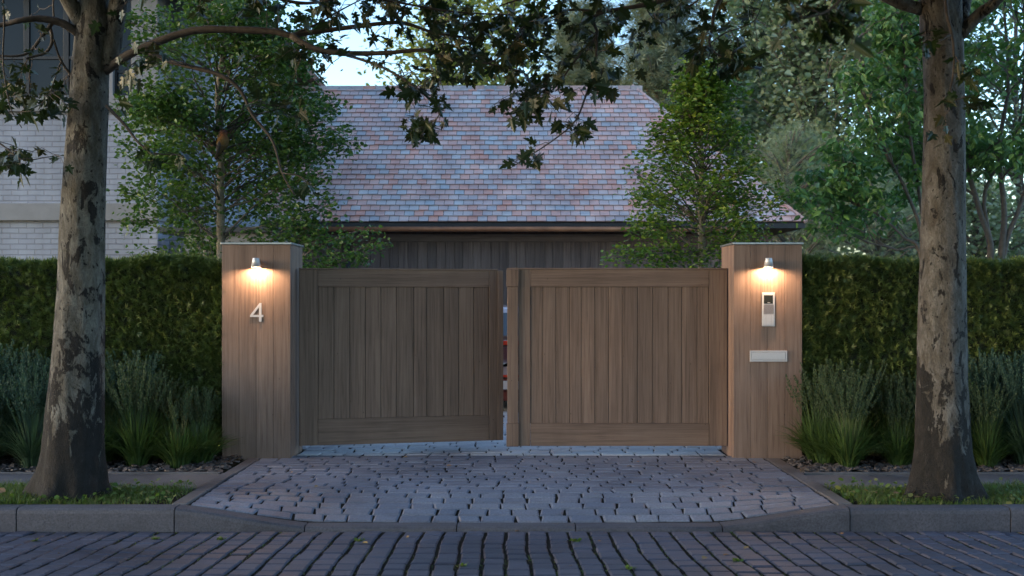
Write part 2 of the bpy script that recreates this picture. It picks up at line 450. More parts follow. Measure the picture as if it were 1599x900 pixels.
ct.add([(-2.4, 11.37, -.018), (2.4, 11.37, -.018), (5.0, 20.9, -.018), (-4.5, 20.9, -.018)], [(0, 1, 2, 3)], 0)
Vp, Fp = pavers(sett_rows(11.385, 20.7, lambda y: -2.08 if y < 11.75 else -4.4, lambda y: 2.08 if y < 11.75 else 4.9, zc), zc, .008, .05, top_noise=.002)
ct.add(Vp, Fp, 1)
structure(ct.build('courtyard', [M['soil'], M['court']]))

# kerb: stones with a rounded front arris, dropped in front of the drive
kb = MB()
joints = [-9.6, -8.7, -7.6, -6.5, -5.4, -4.33, -3.58, -2.44, -1.50, -.4, .46, 1.52, 2.44, 3.60, 4.7, 5.8, 6.9, 8.0, 9.1, 9.6]
prof = [(0.155, 0.0), (.045, 0.0), (.022, -.005), (.006, -.018), (0, -.04), (0, -.36)]
for a, b in zip(joints[:-1], joints[1:]):
    n = 10
    xx = np.linspace(a+.004, b-.004, n)
    z = drop(xx)
    jz = random.uniform(-.003, .003); jy = random.uniform(-.004, .004)
    V = np.array([[(x, KY + jy + py, zz + jz + max(pz, -.36)) for (py, pz) in prof] for x, zz in zip(xx, z)])
    V[:, -1, 2] = -.4
    m = len(prof)
    q = [(i*m+j, i*m+j+1, (i+1)*m+j+1, (i+1)*m+j) for i in range(n-1) for j in range(m-1)]
    q += [tuple(range(m)), tuple((n-1)*m+k for k in range(m))[::-1]]
    kb.add(V.reshape(-1, 3), q)
structure(kb.build('kerb', M['kerb']))

# edging strips of the drive
ed = MB()
for s in (-1, 1):
    yb = [8.62, 9.2, 9.68, 10.13, 10.52, 11.10]
    for a, b in zip(yb[:-1], yb[1:]):
        xi, xo = 2.39, 2.50
        if s > 0 and a >= 10.1: xo = 2.53
        za, zb = [float(zdrive(2.42, q))*.5 + .007 for q in (a, b)]
        if a > 10.1: za -= .006; zb -= .006
        x0, x1 = sorted((s*xi, s*xo))
        jit = random.uniform(-.006, .006)
        bm = bmesh.new(); bmesh.ops.create_cube(bm, size=1)
        for v in bm.verts:
            v.co = ((x0+x1)/2 + jit + v.co.x*(x1-x0), a+.003 + (v.co.y+.5)*(b-a-.006), (za if v.co.y < 0 else zb) if v.co.z > 0 else -.12)
        bmesh.ops.bevel(bm, geom=list(bm.edges), offset=.006, segments=1, affect='EDGES')
        ed.bm(bm)
    # the low triangular stone beside the kerb
structure(ed.build('driveway_edging', M['slab']))

# pavements, verge soil, beds
pv = MB()
for s in (-1, 1):
    x = 2.535
    while x < 9.4:
        w = random.uniform(.75, 1.15)
        for (ya, yb_) in ((9.42, 10.13),):
            x0, x1 = sorted((s*(x+.004), s*(x+w-.004)))
            dz = random.uniform(-.004, .003)
            c = np.array([[(x0, ya), (x1, ya), (x1 + (.06 if s < 0 else -.05), yb_), (x0 + (.06 if s < 0 else -.05), yb_)]])
            Vp, Fp = pavers(c, lambda X, Y: np.zeros_like(X) - .006 + dz, .006, .06, top_noise=.001)
            pv.add(Vp, Fp, 0)
        x += w
    x0, x1 = sorted((s*2.535, s*9.4))
    pv.add([(x0, 9.36, -.022), (x1, 9.36, -.022), (x1, 10.16, -.022), (x0, 10.16, -.022)], [(0, 1, 2, 3)], 1)
    pv.box(x0, x1, 10.15, 10.19, -.1, .006, .004, 0)
    # cracked bark scraps lying flat
structure(pv.build('pavement', [M['slab'], M['soil']]))
bd = MB()
for s in (-1, 1):
    x0, x1 = sorted((s*2.535, s*9.4))
    bd.add([(x0, 10.19, -.012), (x1, 10.19, -.012), (x1, 12.2, .0), (x0, 12.2, .0)], [(0, 1, 2, 3)])
    bd.add([(x0, KY+.12, -.016), (x1, KY+.12, -.016), (x1, 9.37, -.016), (x0, 9.37, -.016)], [(0, 1, 2, 3)])
structure(bd.build('planting_soil', M['soil']))

def rand_frames(N, tip_z=(-1.2, .1), up_bias=.0):
    az = RNG.uniform(0, 2*np.pi, N)
    Y = np.stack([np.cos(az), np.sin(az), RNG.uniform(*tip_z, N)], -1)
    Y /= np.linalg.norm(Y, axis=1)[:, None]
    n = RNG.normal(0, 1, (N, 3)); n[:, 2] = np.abs(n[:, 2]) + up_bias
    n -= Y * (n*Y).sum(1)[:, None]; n /= np.linalg.norm(n, axis=1)[:, None]
    X = np.cross(Y, n)
    return X, Y, n

# verge grass (blades): nobody could count it
BLADE = [(-.5, 0, 0), (.5, 0, 0), (.32, .55, .06), (-.32, .55, .06), (0, 1, .28)]
BLADE_F = [(0, 1, 2, 3), (3, 2, 4)]
def blades(mb, pos, length, width, lean=(.1, .7), mi=0):
    N = len(pos)
    az = RNG.uniform(0, 2*np.pi, N); ln = RNG.uniform(*lean, N)
    Y = np.stack([np.cos(az)*ln, np.sin(az)*ln, np.ones(N)], -1); Y /= np.linalg.norm(Y, axis=1)[:, None]
    n = np.stack([np.cos(az), np.sin(az), -ln], -1); n /= np.linalg.norm(n, axis=1)[:, None]
    X = np.cross(Y, n)
    T = np.array(BLADE)
    w = np.broadcast_to(width, (N,)); L = np.broadcast_to(length, (N,))
    V = pos[:, None] + (T[None, :, 0:1]*w[:, None, None])*X[:, None] + (T[None, :, 1:2]*L[:, None, None])*Y[:, None] + (T[None, :, 2:3]*L[:, None, None])*n[:, None]
    off = (np.arange(N)*5)[:, None, None]
    b = mb.n
    mb.v.append(V.reshape(-1, 3)); mb.n += 5*N
    mb.f.append(((np.array([BLADE_F[0]])[None]+off).reshape(-1, 4)+b, mi)); mb.f.append(((np.array([BLADE_F[1]])[None]+off).reshape(-1, 3)+b, mi))

def fnoise(x, y, s):     # cheap smooth noise in 0..1
    return .5 + .25*(np.sin(x*s+1.3*np.sin(y*s*.7)) + np.sin(y*s*1.3+1.7*np.sin(x*s*.6+2)))
for s, nm in ((-1, 'left'), (1, 'right')):
    vg = MB()
    N = 52000
    x = s*RNG.uniform(2.52, 9.0, N); y = RNG.uniform(KY+.15, 9.46, N)
    dens = fnoise(x, y, 3.2)
    edge = np.minimum((np.abs(x)-2.50)/.25, 1)*np.minimum((9.5-y)/.12, 1)
    k = RNG.uniform(0, 1, N) < (.35+.75*dens)*np.clip(edge, .2, 1)
    x, y, dens = x[k], y[k], dens[k]
    L = RNG.uniform(.03, .085, len(x))*(.55+.8*dens)
    blades(vg, np.stack([x, y, np.full(len(x), -.016)], -1), L, RNG.uniform(.004, .008, len(x)), (.1, 1.2))
    # round weedy leaves at the verge edge
    N2 = 900
    x = s*RNG.uniform(2.52, 7.5, N2); y = RNG.uniform(KY+.15, 9.47, N2)
    X, Y, n = rand_frames(N2, (-.1, .7), 1.2)
    vg.inst([(0, 0, 0), (.35, .3, .04), (.3, .75, .05), (0, 1, 0), (-.3, .75, .05), (-.35, .3, .04)], [(0, 1, 2, 3), (0, 3, 4, 5)], np.stack([x, y, RNG.uniform(.0, .05, N2)], -1), X, Y, n, RNG.uniform(.025, .05, N2))
    N3 = 26
    x = s*RNG.uniform(2.7, 7, N3); y = RNG.uniform(KY+.2, 9.3, N3)
    X, Y, n = rand_frames(N3, (-.1, .3), 2)
    vg.inst([(0, 0, 0), (.35, .3, .08), (.3, .75, .05), (0, 1, 0), (-.3, .75, .05), (-.35, .3, .08)], [(0, 1, 2, 3), (0, 3, 4, 5)], np.stack([x, y, RNG.uniform(.03, .06, N3)], -1), X, Y, n, RNG.uniform(.04, .07, N3), 1)
    tag(vg.build('verge_grass', [M['verge'], M['dead_leaf']]), 'short mown grass around the %s plane tree' % nm, 'grass', kind='stuff')
    # mulch
    mc = MB(); N = 2600
    x = s*RNG.uniform(2.54, 8.5, N); y = 10.2 + RNG.uniform(0, 1, N)**1.3*.95
    T = [(0, 0, 0), (.5, .15, .03), (.45, .6, .06), (.1, .8, .02), (-.35, .55, .05), (-.3, .1, .0)]
    T = T + [(a*.9, b*.9+.04, c+.16) for a, b, c in T]
    fs = [(6, 7, 8, 9, 10, 11)] + [(i, (i+1) % 6, 6+(i+1) % 6, 6+i) for i in range(6)]
    X, Y, n = rand_frames(N, (-.25, .25), 3)
    mc.inst(T, fs, np.stack([x, y, RNG.uniform(-.008, .012, N)], -1), X, Y, n, RNG.uniform(.03, .085, N))
    tag(mc.build('mulch', M['chip']), 'bark and slate chips covering the %s planting bed' % nm, 'mulch', kind='stuff')
# moss and tiny weeds rooted in the joints of the setts
ms = MB()
N = 16000
ci = RNG.integers(0, 126, N); y = RNG.uniform(5.5, KY-.02, N)
x0 = -9.3 + ci*pitch
x = x0 + .010*np.sin(y*2.2+x0*.35) + .004*np.sin(y*6.3+x0*2.3) + RNG.normal(0, .005, N)
k = fnoise(x, y, 2.1) > .35
blades(ms, np.stack([x, y, zroad(x, y)-.014], -1)[k], RNG.uniform(.008, .022, N)[k], RNG.uniform(.004, .009, N)[k], (.2, 1.6))
for (px, py) in ((722, 883), (1150, 873), (982, 888), (56, 832), (244, 828), (345, 829), (560, 832), (898, 832)):
    Y = 1.6*F/(py-HOR); p = P(px, py, Y); p[1] = min(p[1], KY-.02); p[2] = float(zroad(p[0], p[1]))
    n_ = 14
    X, Yv, nn = rand_frames(n_, (.1, .9), 1.2)
    ms.inst([(0, 0, 0), (.35, .3, .04), (.3, .75, .05), (0, 1, 0), (-.3, .75, .05), (-.35, .3, .04)], [(0, 1, 2, 3), (0, 3, 4, 5)], np.tile(p, (n_, 1)) + RNG.normal(0, .012, (n_, 3))*[1, 1, .2], X, Yv, nn, RNG.uniform(.018, .04, n_))
tag(ms.build('joint_moss', M['verge']), 'moss and tiny weeds in the joints of the setts', 'moss', kind='stuff')

fl = MB(); N = 34
x = RNG.uniform(-4.2, 4.2, N); y = np.where(RNG.uniform(0, 1, N) < .5, RNG.uniform(6.8, KY-.03, N), RNG.uniform(9.3, 11.2, N)); x = np.where(y > 9, x*.55, x)
zf_ = np.where(y < KY, zroad(x, y)+.004, .006)
X, Y, n = rand_frames(N, (-.1, .25), 3)
fl.inst([(0, 0, 0), (.35, .3, .12), (.3, .75, .10), (0, 1, 0), (-.3, .75, .10), (-.35, .3, .12)], [(0, 1, 2, 3), (0, 3, 4, 5)], np.stack([x, y, zf_], -1), X, Y, n, RNG.uniform(.02, .05, N))
tag(fl.build('fallen_leaves', M['dead_leaf']), 'a few small dry leaves fallen on the setts', 'fallen leaves', kind='stuff')

# ================================================================== PILLARS
def pillar(side, label):
    s = side
    xo, xi = s*2.748, s*2.098            # outer and inner edge
    x0, x1 = min(xo, xi), max(xo, xi)
    yf, yb_ = 11.10, 11.74
    root = empty('gate_pillar', ((x0+x1)/2, (yf+yb_)/2, 0))
    tag(root, label, 'gate pillar', 'gate pillars')
    b = MB()
    b.box(x0+.012, x1-.012, yf+.012, yb_-.012, -.05, 2.02)      # core
    w = (x1-x0)/4
    for k in range(4):
        for (ya, yb2) in ((yf, yf+.022), (yb_-.022, yb_)):
            b.box(x0+k*w+.0007, x0+(k+1)*w-.0007, ya, yb2, -.045, 2.022, .0022)
    d = (yb_-yf-.044)/4
    for k in range(4):
        for (xa, xb) in ((x0, x0+.02), (x1-.02, x1)):
            b.box(xa, xb, yf+.022+k*d+.0012, yf+.022+(k+1)*d-.0012, -.045, 2.022, .003)
    b.build('cladding', M['pillar'], root)
    c = MB(); c.box(x0-.010, x1+.010, yf-.012, yb_+.012, 2.024, 2.043, .003)
    c.build('cap', M['cap'], root)
    return root
pillar(-1, 'cedar clad gate pillar carrying the house number 4')
pillar(1, 'cedar clad gate pillar carrying the intercom and letter slot')

# ------------------------------------------------------------------ wall lamps
def lathe(mb, prof, cx, cy, n=32, mi=0):
    a = np.arange(n)*2*math.pi/n
    V = np.array([[(cx+r*math.cos(t), cy+r*math.sin(t), z) for t in a] for r, z in prof])
    m = len(prof)
    i, j = np.meshgrid(np.arange(m-1), np.arange(n), indexing='ij')
    mb.add(V.reshape(-1, 3), np.stack([i*n+j, i*n+(j+1) % n, (i+1)*n+(j+1) % n, (i+1)*n+j], -1).reshape(-1, 4), mi)
def lamp(x, label):
    zb, zt = 1.804, 1.892
    yc = 11.012
    root = empty('wall_lamp', (x, 11.1, 1.84))
    tag(root, label, 'wall lamp', 'wall lamps on the gate pillars')
    sh = MB()
    lathe(sh, [(.0, zt-.004), (.026, zt-.006), (.027, zt-.004), (.029, zt), (.031, zt-.003), (.0455, zb), (.0440, zb), (.041, zb+.012), (.030, zt-.010), (0, zt-.010)], x, yc)
    sh.build('shade', M['steel'], root, True)
    lr = MB(); lathe(lr, [(0, zb+.030), (.037, zb+.030), (.037, zb+.0275), (0, zb+.0275)], x, yc, 24)
    lr.build('lens', M['lens'], root)
    br_ = MB(); br_.box(x-.020, x+.020, yc+.028, 11.099, zt-.055, zt-.02, .003)
    br_.build('bracket', M['steel'], root)
    l = bpy.data.lights.new('lamp_light', 'POINT'); l.energy = LAMP_W; l.color = (1, .64, .36); l.shadow_soft_size = .010
    lo = bpy.data.objects.new('lamp_light', l); COL.objects.link(lo); lo.location = Vector((x, yc, zb+.0125)) - Vector(root.location); lo.parent = root
LAMP_W = 5.5
lamp(-2.406, 'lit steel cone lamp above the house number 4')
lamp(2.412, 'lit steel cone lamp above the intercom')

# house number 4
def prism(mb, poly, y0, y1, mi=0):
    n = len(poly)
    V = [(x, y0, z) for x, z in poly] + [(x, y1, z) for x, z in poly]
    mb.add(V, [tuple(range(n)), tuple(range(2*n-1, n-1, -1))] + [(i, (i+1) % n, n+(i+1) % n, n+i)[::-1] for i in range(n)], mi)
hn = MB()
pz = lambda px, py: (P(px, py, 11.09)[0], P(px, py, 11.09)[2])
out = [pz(*q) for q in ((405.2, 473.5), (408.3, 473.5), (408.3, 492.0), (411.3, 492.0), (411.3, 495.3), (408.3, 495.3), (408.3, 502.5), (404.4, 502.5), (404.4, 495.3), (390.4, 495.3), (390.4, 492.6))]
inn = [pz(*q) for q in ((404.4, 479.8), (404.4, 492.0), (395.3, 492.0))]
bm = bmesh.new()
vo = [bm.verts.new((x, 11.0895, z)) for x, z in out]; vi = [bm.verts.new((x, 11.0895, z)) for x, z in inn]
es = [bm.edges.new((vo[i], vo[(i+1) % len(vo)])) for i in range(len(vo))] + [bm.edges.new((vi[i], vi[(i+1) % 3])) for i in range(3)]
rt = bmesh.ops.triangle_fill(bm, edges=es, use_beauty=True)
ex = bmesh.ops.extrude_face_region(bm, geom=list(bm.faces))
for e in ex['geom']:
    if isinstance(e, bmesh.types.BMVert): e.co.y += .009
bmesh.ops.recalc_face_normals(bm, faces=list(bm.faces))
hn.bm(bm)
tag(hn.build('house_number', M['white_metal']), 'brushed metal numeral 4 on the pillar cladding', 'house number')

# intercom
ix0, ix1, iz0, iz1 = 2.366, 2.487, 1.247, 1.568
root = empty('intercom', ((ix0+ix1)/2, 11.1, iz0)); tag(root, 'slim white door intercom with black screen on pillar', 'intercom')
b = MB(); b.box(ix0, ix1, 11.084, 11.0985, iz0, iz1, .004); b.build('plate', M['white_metal'], root)
b = MB(); b.box(ix0+.016, ix1-.020, 11.0805, 11.0835, 1.462, 1.543, .002); b.build('screen', M['black_glass'], root)
b = MB(); b.box(2.415, 2.441, 11.0785, 11.0802, 1.4685, 1.4735, .001); b.build('screen_mark', M['white_metal'], root)
b = MB(); b.box(ix0+.012, ix1-.012, 11.0815, 11.0835, 1.363, 1.455, .001)
for r_ in range(15):
    for c_ in range(11):
        xx, zz = ix0+.018+c_*.0085, 1.369+r_*.0057
        b.box(xx, xx+.0045, 11.0806, 11.0814, zz, zz+.003, 0, 1)
b.build('speaker_grille', [M['grey_groove'], M['slot_brown']], root)
for k, (a, c_) in enumerate(((ix0+.010, ix0+.035), (ix0+.037, ix0+.085), (ix0+.087, ix1-.010))):
    b = MB(); b.box(a, c_, 11.0805, 11.0835, iz0+.012, 1.357, .0015); b.build('button', M['white_metal'], root)
b = MB(); b.box(ix0+.0085, ix1-.0085, 11.0828, 11.0838, iz0+.0105, 1.3585); b.build('button_surround', M['grey_groove'], root)

# letter slot
root = empty('letter_slot', (2.425, 11.1, .914)); tag(root, 'wide white metal letter slot set low on pillar', 'letter box')
b = MB()
x0, x1, z0, z1 = 2.251, 2.604, .914, 1.018
b.box(x0, x1, 11.086, 11.0985, z1-.014, z1, .002); b.box(x0, x1, 11.086, 11.0985, z0, z0+.014, .002)
b.box(x0, x0+.014, 11.0865, 11.0985, z0+.0145, z1-.0145, .002); b.box(x1-.014, x1, 11.0865, 11.0985, z0+.0145, z1-.0145, .002)
b.build('frame', M['white_metal'], root)
b = MB(); b.box(x0+.0155, x1-.0155, 11.0885, 11.0985, z0+.0160, z1-.0160, .001); b.box(x0+.018, x1-.018, 11.0855, 11.0883, z0+.019, z1-.018, .002)
b.build('flap', M['white_metal'], root)

# ================================================================== GATE LEAVES
ZB, ZT = .080, 1.797
def leaf_gate(root, W, left):
    T = .055
    zr0, zr1 = 1.625, ZT-.004
    zb0, zb1 = ZB, (.335 if left else .300)
    if left: sl, sr = (.0, .180), (W-.145, W)
    else: sl, sr = (.113, .231), (W-.175, W)
    def part(name, mat, boxes, b=.0035):
        mb = MB()
        for q in boxes: mb.box(*q, b)
        return mb.build(name, mat, root, local=True)
    part('stile', M['gate_v'], [(sl[0]+.001, sl[1]-.001, -T/2, T/2, ZB, ZT-.004)])
    part('stile', M['gate_v'], [(sr[0]+.001, sr[1]-.001, -T/2, T/2, ZB, ZT-.004)])
    x0, x1 = sl[1], sr[0]
    part('top_rail', M['gate_h'], [(x0+.001, x1-.001, -T/2-.001, T/2, zr0, zr1)])
    part('bottom_rail', M['gate_h'], [(x0+.001, x1-.001, -T/2-.001, T/2, zb0, zb1)])
    n = 11 if left else 13
    ws = np.array([random.choice((.85, 1, 1, 1.12, 1.0)) for _ in range(n)]); ws = ws/ws.sum()*(x1-x0-.004)
    bx = []; x = x0+.002
    for w in ws:
        bx.append((x+.0026, x+w-.0026, -T/2+.008+random.uniform(0, .0025), T/2-.008, zb1+.001, zr0-.001)); x += w
    part('board_panel', M['gate_v'], bx, .003)
    mb = MB(); mb.box(x0, x1, -.010, .010, zb1, zr0, 0); 
    mb.build('back_lining', M['slot_brown'], root, local=True)
    if left:
        part('top_capping', M['gate_h'], [(0, W-.055, -T/2-.006, T/2+.006, ZT-.003, ZT+.010)], .002)
        part('meeting_strip', M['gate_v'], [(W-.055, W-.001, -T/2-.012, -T/2-.0005, ZB+.002, ZT-.010)], .002)
    else:
        part('top_capping', M['gate_h'], [(0.0, W, -T/2-.006, T/2+.006, ZT-.003, ZT+.010)], .002)
        part('astragal', M['gate_v'], [(.006, .112, -T/2-.022, T/2-.003, zb1+.001, zr0-.001)])
        part('corner_block', M['gate_v'], [(-.002, .117, -T/2-.030, T/2-.003, zr0, ZT-.004)], .005)
        part('corner_block', M['gate_v'], [(-.002, .117, -T/2-.030, T/2-.003, ZB-.004, zb1)], .005)
    # hinges
    hx = .03 if left else W-.03
    for z in (.32, 1.55):
        mb = MB(); mb.tube([(hx, .038, z-.06), (hx, .038, z+.06)], .009, 10); mb.build('hinge', M['iron'], root, local=True)
root = empty('gate_leaf', (-2.072, 11.40, 0), R(13.2)); tag(root, 'wooden gate leaf on the number 4 pillar, swung slightly inward', 'gate', 'driveway gate leaves'); leaf_gate(root, 2.03, True)
root = empty('gate_leaf', (-.052, 11.40, 0), 0); tag(root, 'closed wooden gate leaf hung on the intercom pillar', 'gate', 'driveway gate leaves'); leaf_gate(root, 2.140, False)

# ================================================================== TILED ROOFS
def tiles(mb, O, U, Vv, u0f, u1f, rows, exp, w, mi=0):
    """rows of tiles on the plane O + u*U + v*Vv, between u0f(v) and u1f(v)"""
    O = np.array(O, float); U = np.array(U, float); Vv = np.array(Vv, float); n = np.cross(U, Vv); n /= np.linalg.norm(n)
    if n[2] < 0: n = -n
    vs = []
    for r in range(rows):
        v0 = r*exp; v1 = v0+exp+.03
        a, b = min(u0f(v0), u0f(v0+exp)), max(u1f(v0), u1f(v0+exp))
        u = a - (r % 2)*w/2 - random.uniform(0, .02)
        while u < b:
            ww = w
            q0, q1 = u+.004, u+ww-.004
            A0, A1 = max(q0, u0f(v0)), min(q1, u1f(v0)); B0, B1 = max(q0, u0f(v1)), min(q1, u1f(v1))
            if A1 - A0 > .01:
                if B1 < B0: B0 = B1 = min(max((B0+B1)/2, A0), A1)
                lift = .033 + random.uniform(-.003, .007); dv = random.uniform(-.006, .004)
                pt = lambda uu, vv, h: O + uu*U + vv*Vv + h*n
                vs.append([pt(A0, v0+dv, lift), pt(A1, v0+dv, lift), pt(B1, v1, .006), pt(B0, v1, .006), pt(A0, v0+dv, .017), pt(A1, v0+dv, .017)])
            u += ww
    N = len(vs); off = (np.arange(N)*6)[:, None, None]
    mb.add(np.array(vs).reshape(-1, 3), (np.array([(0, 1, 2, 3), (4, 5, 1, 0), (4, 0, 3, 3), (1, 5, 2, 2)][:2])[None]+off).reshape(-1, 4), mi)

# ================================================================== GARAGE
EZ, EY, RUN = 2.84, 20.5, 2.74
RZ = 5.69
XL, XR = -4.38, 5.15
root = empty('garage', (.4, 21.1, 0)); tag(root, 'low timber garage with steep mixed tile hipped roof behind the gate', 'garage')
w = MB()
x = XL; 
w.box(XL, 4.62, 21.02, 26.4, -.03, 2.735)
while x < 4.6:
    ww = random.choice((.145, .165, .165, .18)); w.box(x+.003, min(x+ww, 4.62)-.003, 20.995, 21.02, .05, 2.52, .003); x += ww
w.build('wall', M['shed_v'], root)
b = MB(); b.box(XL, 4.66, 20.97, 21.015, 2.525, 2.66, .004); b.build('frieze_board', M['shed_h'], root)
b = MB(); b.box(XL, XR-.06, EY+.05, 21.0, EZ-.10, EZ-.05); b.box(XR-.5, XR-.06, 21.0, 26.0, EZ-.10, EZ-.05); b.build('soffit', M['soffit'], root)
b = MB(); b.box(XL, XR-.02, EY+.02, EY+.06, EZ-.105, EZ-.002, .004); b.box(XR-.06, XR-.02, EY+.06, EY+5.4, EZ-.105, EZ-.002, .004); b.build('fascia', M['fascia'], root)
b = MB(); b.tube([(XL, EY-.035, EZ-.125), (3.9, EY-.035, EZ-.125)], .045, 12); b.build('gutter', M['copper'], root, True)
b = MB(); b.tube([(-2.92, 20.93, 2.5), (-2.92, 20.93, 0)], .035, 10); b.build('downpipe', M['fascia'], root, True)
sl = math.hypot(RUN, RZ-EZ); V1 = np.array([0, RUN/sl, (RZ-EZ)/sl]); rows = int(sl/.146)+1
rf = MB()
hipL = lambda v: XL
hipR = lambda v: XR - min(v, sl)/sl*RUN
tiles(rf, (0, EY, EZ), (1, 0, 0), V1, hipL, hipR, rows, sl/rows, .172)
# hip end and the far slope
V2 = np.array([-RUN/sl, 0, (RZ-EZ)/sl])
tiles(rf, (XR, 0, EZ), (0, 1, 0), V2, lambda v: EY+min(v, sl)/sl*RUN, lambda v: EY+2*RUN-min(v, sl)/sl*RUN, rows, sl/rows, .172)
rf.add([(XL, EY, EZ-.004), (XR, EY, EZ-.004), (XR-RUN, EY+RUN, RZ-.004), (XL, EY+RUN, RZ-.004), (XR, EY+2*RUN, EZ-.004), (XL, EY+2*RUN, EZ-.004)], [(0, 1, 2, 3), (1, 4, 2), (3, 2, 4, 5)], 1)
rfo = rf.build('roof', [M['shingle'], M['slot_brown']], root)
rc = MB()
x = XL
while x < XR-RUN-.05:
    rc.box(x+.003, x+.235, EY+RUN-.09, EY+RUN-.005, RZ-.125, RZ+.018, .004); rc.box(x+.003, x+.235, EY+RUN+.005, EY+RUN+.09, RZ-.06, RZ+.012, .004); x += .24
o = rc.build('ridge_tiles', M['shingle'], rfo, local=True)
o.location = -Vector(root.location)
hp = MB()
for k in range(26):
    a, b_ = k/26, (k+1)/26+.006
    p0 = np.array([XR-RUN*a, EY+RUN*a, EZ+(RZ-EZ)*a+.012]); p1 = np.array([XR-RUN*b_, EY+RUN*b_, EZ+(RZ-EZ)*b_+.03])
    hp.tube([p1, p0], [.02, .045], 5)
o = hp.build('hip_caps', M['shingle'], rfo, local=True); o.location = -Vector(root.location)

# ================================================================== HOUSE
root = empty('brick_house', (-8, 17, 0)); tag(root, 'white painted brick house with large dark upper windows behind the hedge', 'house')
hx = -4.40; YB, YM, YE = 16.5, 17.1, 24.4
w = MB()
w.box(-16, hx, YM, YE, -.03, 5.9)
w.box(-16, -5.0, YB, YM-.002, 2.85, 4.13)            # brick front between the bands
w.box(-16, -5.0, YB+.03, YM-.004, -.03, 2.60)
w.build('wall', M['brick'], root)
b = MB(); b.box(-16, -4.975, YB-.035, YM-.006, 2.603, 2.847, .008); b.build('string_course', M['render'], root)
b = MB(); b.box(-16, -4.97, YB-.06, YM-.006, 4.133, 4.355, .008); b.build('window_ledge', M['render'], root)
# upper bay: posts and glazing
b = MB()
for (a, c_) in ((-5.36, -4.99), (-5.80, -5.62)): b.box(a, c_, YB, YM-.008, 4.357, 7.0, .004)
b.box(-16, -5.81, YB+.3, YM-.008, 4.357, 7.0)
b.build('bay_post', M['render'], root)
def window(x0, x1, z0, z1, y, muls, trans, fr=.05):
    f = MB()
    f.box(x0, x0+fr, y-.02, y+.05, z0, z1, .004); f.box(x1-fr, x1, y-.02, y+.05, z0, z1, .004)
    f.box(x0+fr, x1-fr, y-.018, y+.048, z0, z0+fr, .004); f.box(x0+fr, x1-fr, y-.018, y+.048, z1-fr, z1, .004)
    for m_ in muls: f.box(m_-.04, m_+.04, y-.016, y+.046, z0+fr, z1-fr, .004)
    for z in trans: f.box(x0+fr, x1-fr, y-.012, y+.042, z-.022, z+.022, .003)
    fo = f.build('window', M['dark_metal'], root)
    p = MB(); p.box(x0+fr*.6, x1-fr*.6, y+.012, y+.020, z0+fr*.6, z1-fr*.6)
    po = p.build('pane', M['wglass'], fo, local=True); po.location = -Vector(root.location)
window(-15.5, -5.81, 4.36, 6.9, YB+.12, [-14.2, -12.8, -11.4, -10.0, -8.6, -7.45, -6.88, -6.32], [4.92], .05)
window(-5.61, -5.37, 4.375, 6.9, YB+.10, [], [4.72], .025)
b = MB()
b.box(-3.98, -3.88, YB-.3, YE, 5.80, 5.94); b.box(hx, -3.98, YB-.3, YE, 5.86, 5.90)
b.build('eaves', M['soffit'], root)
r_ = MB()
sl2 = 6.5; V3 = np.array([-math.cos(R(45)), 0, math.sin(R(45))])
tiles(r_, (-3.85, 0, 5.93), (0, 1, 0), V3, lambda v: YB-.35, lambda v: YE+.02, 30, .21, .22)
r_.add([(-3.9, YB-.33, 5.925), (-3.9, YE, 5.925), (-8.5, YE, 10.52), (-8.5, YB-.33, 10.52), (-13, YE, 5.9), (-13, YB-.33, 5.9)], [(0, 1, 2, 3), (3, 2, 4, 5), (0, 3, 5)], 1)
r_.build('roof', [M['red_tile'], M['soffit']], root)
# low annexe beside it with a dark opening
root = empty('annexe', (-4.0, 16.2, 0)); tag(root, 'low dark roofed outbuilding half hidden behind the leafy tree', 'outbuilding')
b = MB(); b.box(-4.36, -3.2, 15.6, 16.9, -.03, 2.38); b.build('wall', M['render'], root)
b = MB(); b.box(-4.7, -3.1, 15.5, 17.0, 2.382, 2.46, .01); b.build('roof', M['fascia'], root)
b = MB(); b.box(-4.1, -3.7, 15.585, 15.612, 1.2, 2.25, .004); b.build('window', M['black_glass'], root)

# ================================================================== CAR (seen through the gap between the leaves)
root = empty('parked_car', (.1, 17.6, 0)); tag(root, 'pale car parked in the courtyard behind the gate gap', 'car')
cx, y0 = .1, 15.6
def loft(mb, secs, mi=0):
    n = len(secs[0]); V = np.array(secs)
    m = len(secs)
    i, j = np.meshgrid(np.arange(m-1), np.arange(n), indexing='ij')
    base = mb.n
    mb.add(V.reshape(-1, 3), np.stack([i*n+j, i*n+(j+1) % n, (i+1)*n+(j+1) % n, (i+1)*n+j], -1).reshape(-1, 4), mi)
    mb.f.append((np.array([list(range(n))])+base, mi)); mb.f.append((np.array([list(range(n))[::-1]])+base+(m-1)*n, mi))
def rsec(y, hw, z0, z1, r=.12, tw=None):
    tw = hw if tw is None else tw
    pts = []
    for (sx, sz, a0) in ((1, 0, -90), (1, 1, 0), (-1, 1, 90), (-1, 0, 180)):
        for k in range(5):
            a = R(a0 + k*22.5)
            h = tw if sz else hw
            pts.append((cx + sx*(h-r) + r*math.cos(a), y, (z1-r if sz else z0+r) + r*math.sin(a)))
    return pts
bd_ = MB()
loft(bd_, [rsec(y0+.06, .76, .45, .86), rsec(y0+.10, .82, .30, .95), rsec(y0+.35, .86, .22, .98), rsec(y0+1.2, .875, .2, .96), rsec(y0+2.6, .875, .2, .93), rsec(y0+3.4, .85, .2, .86), rsec(y0+4.0, .78, .24, .74), rsec(y0+4.15, .6, .34, .6, .1)])
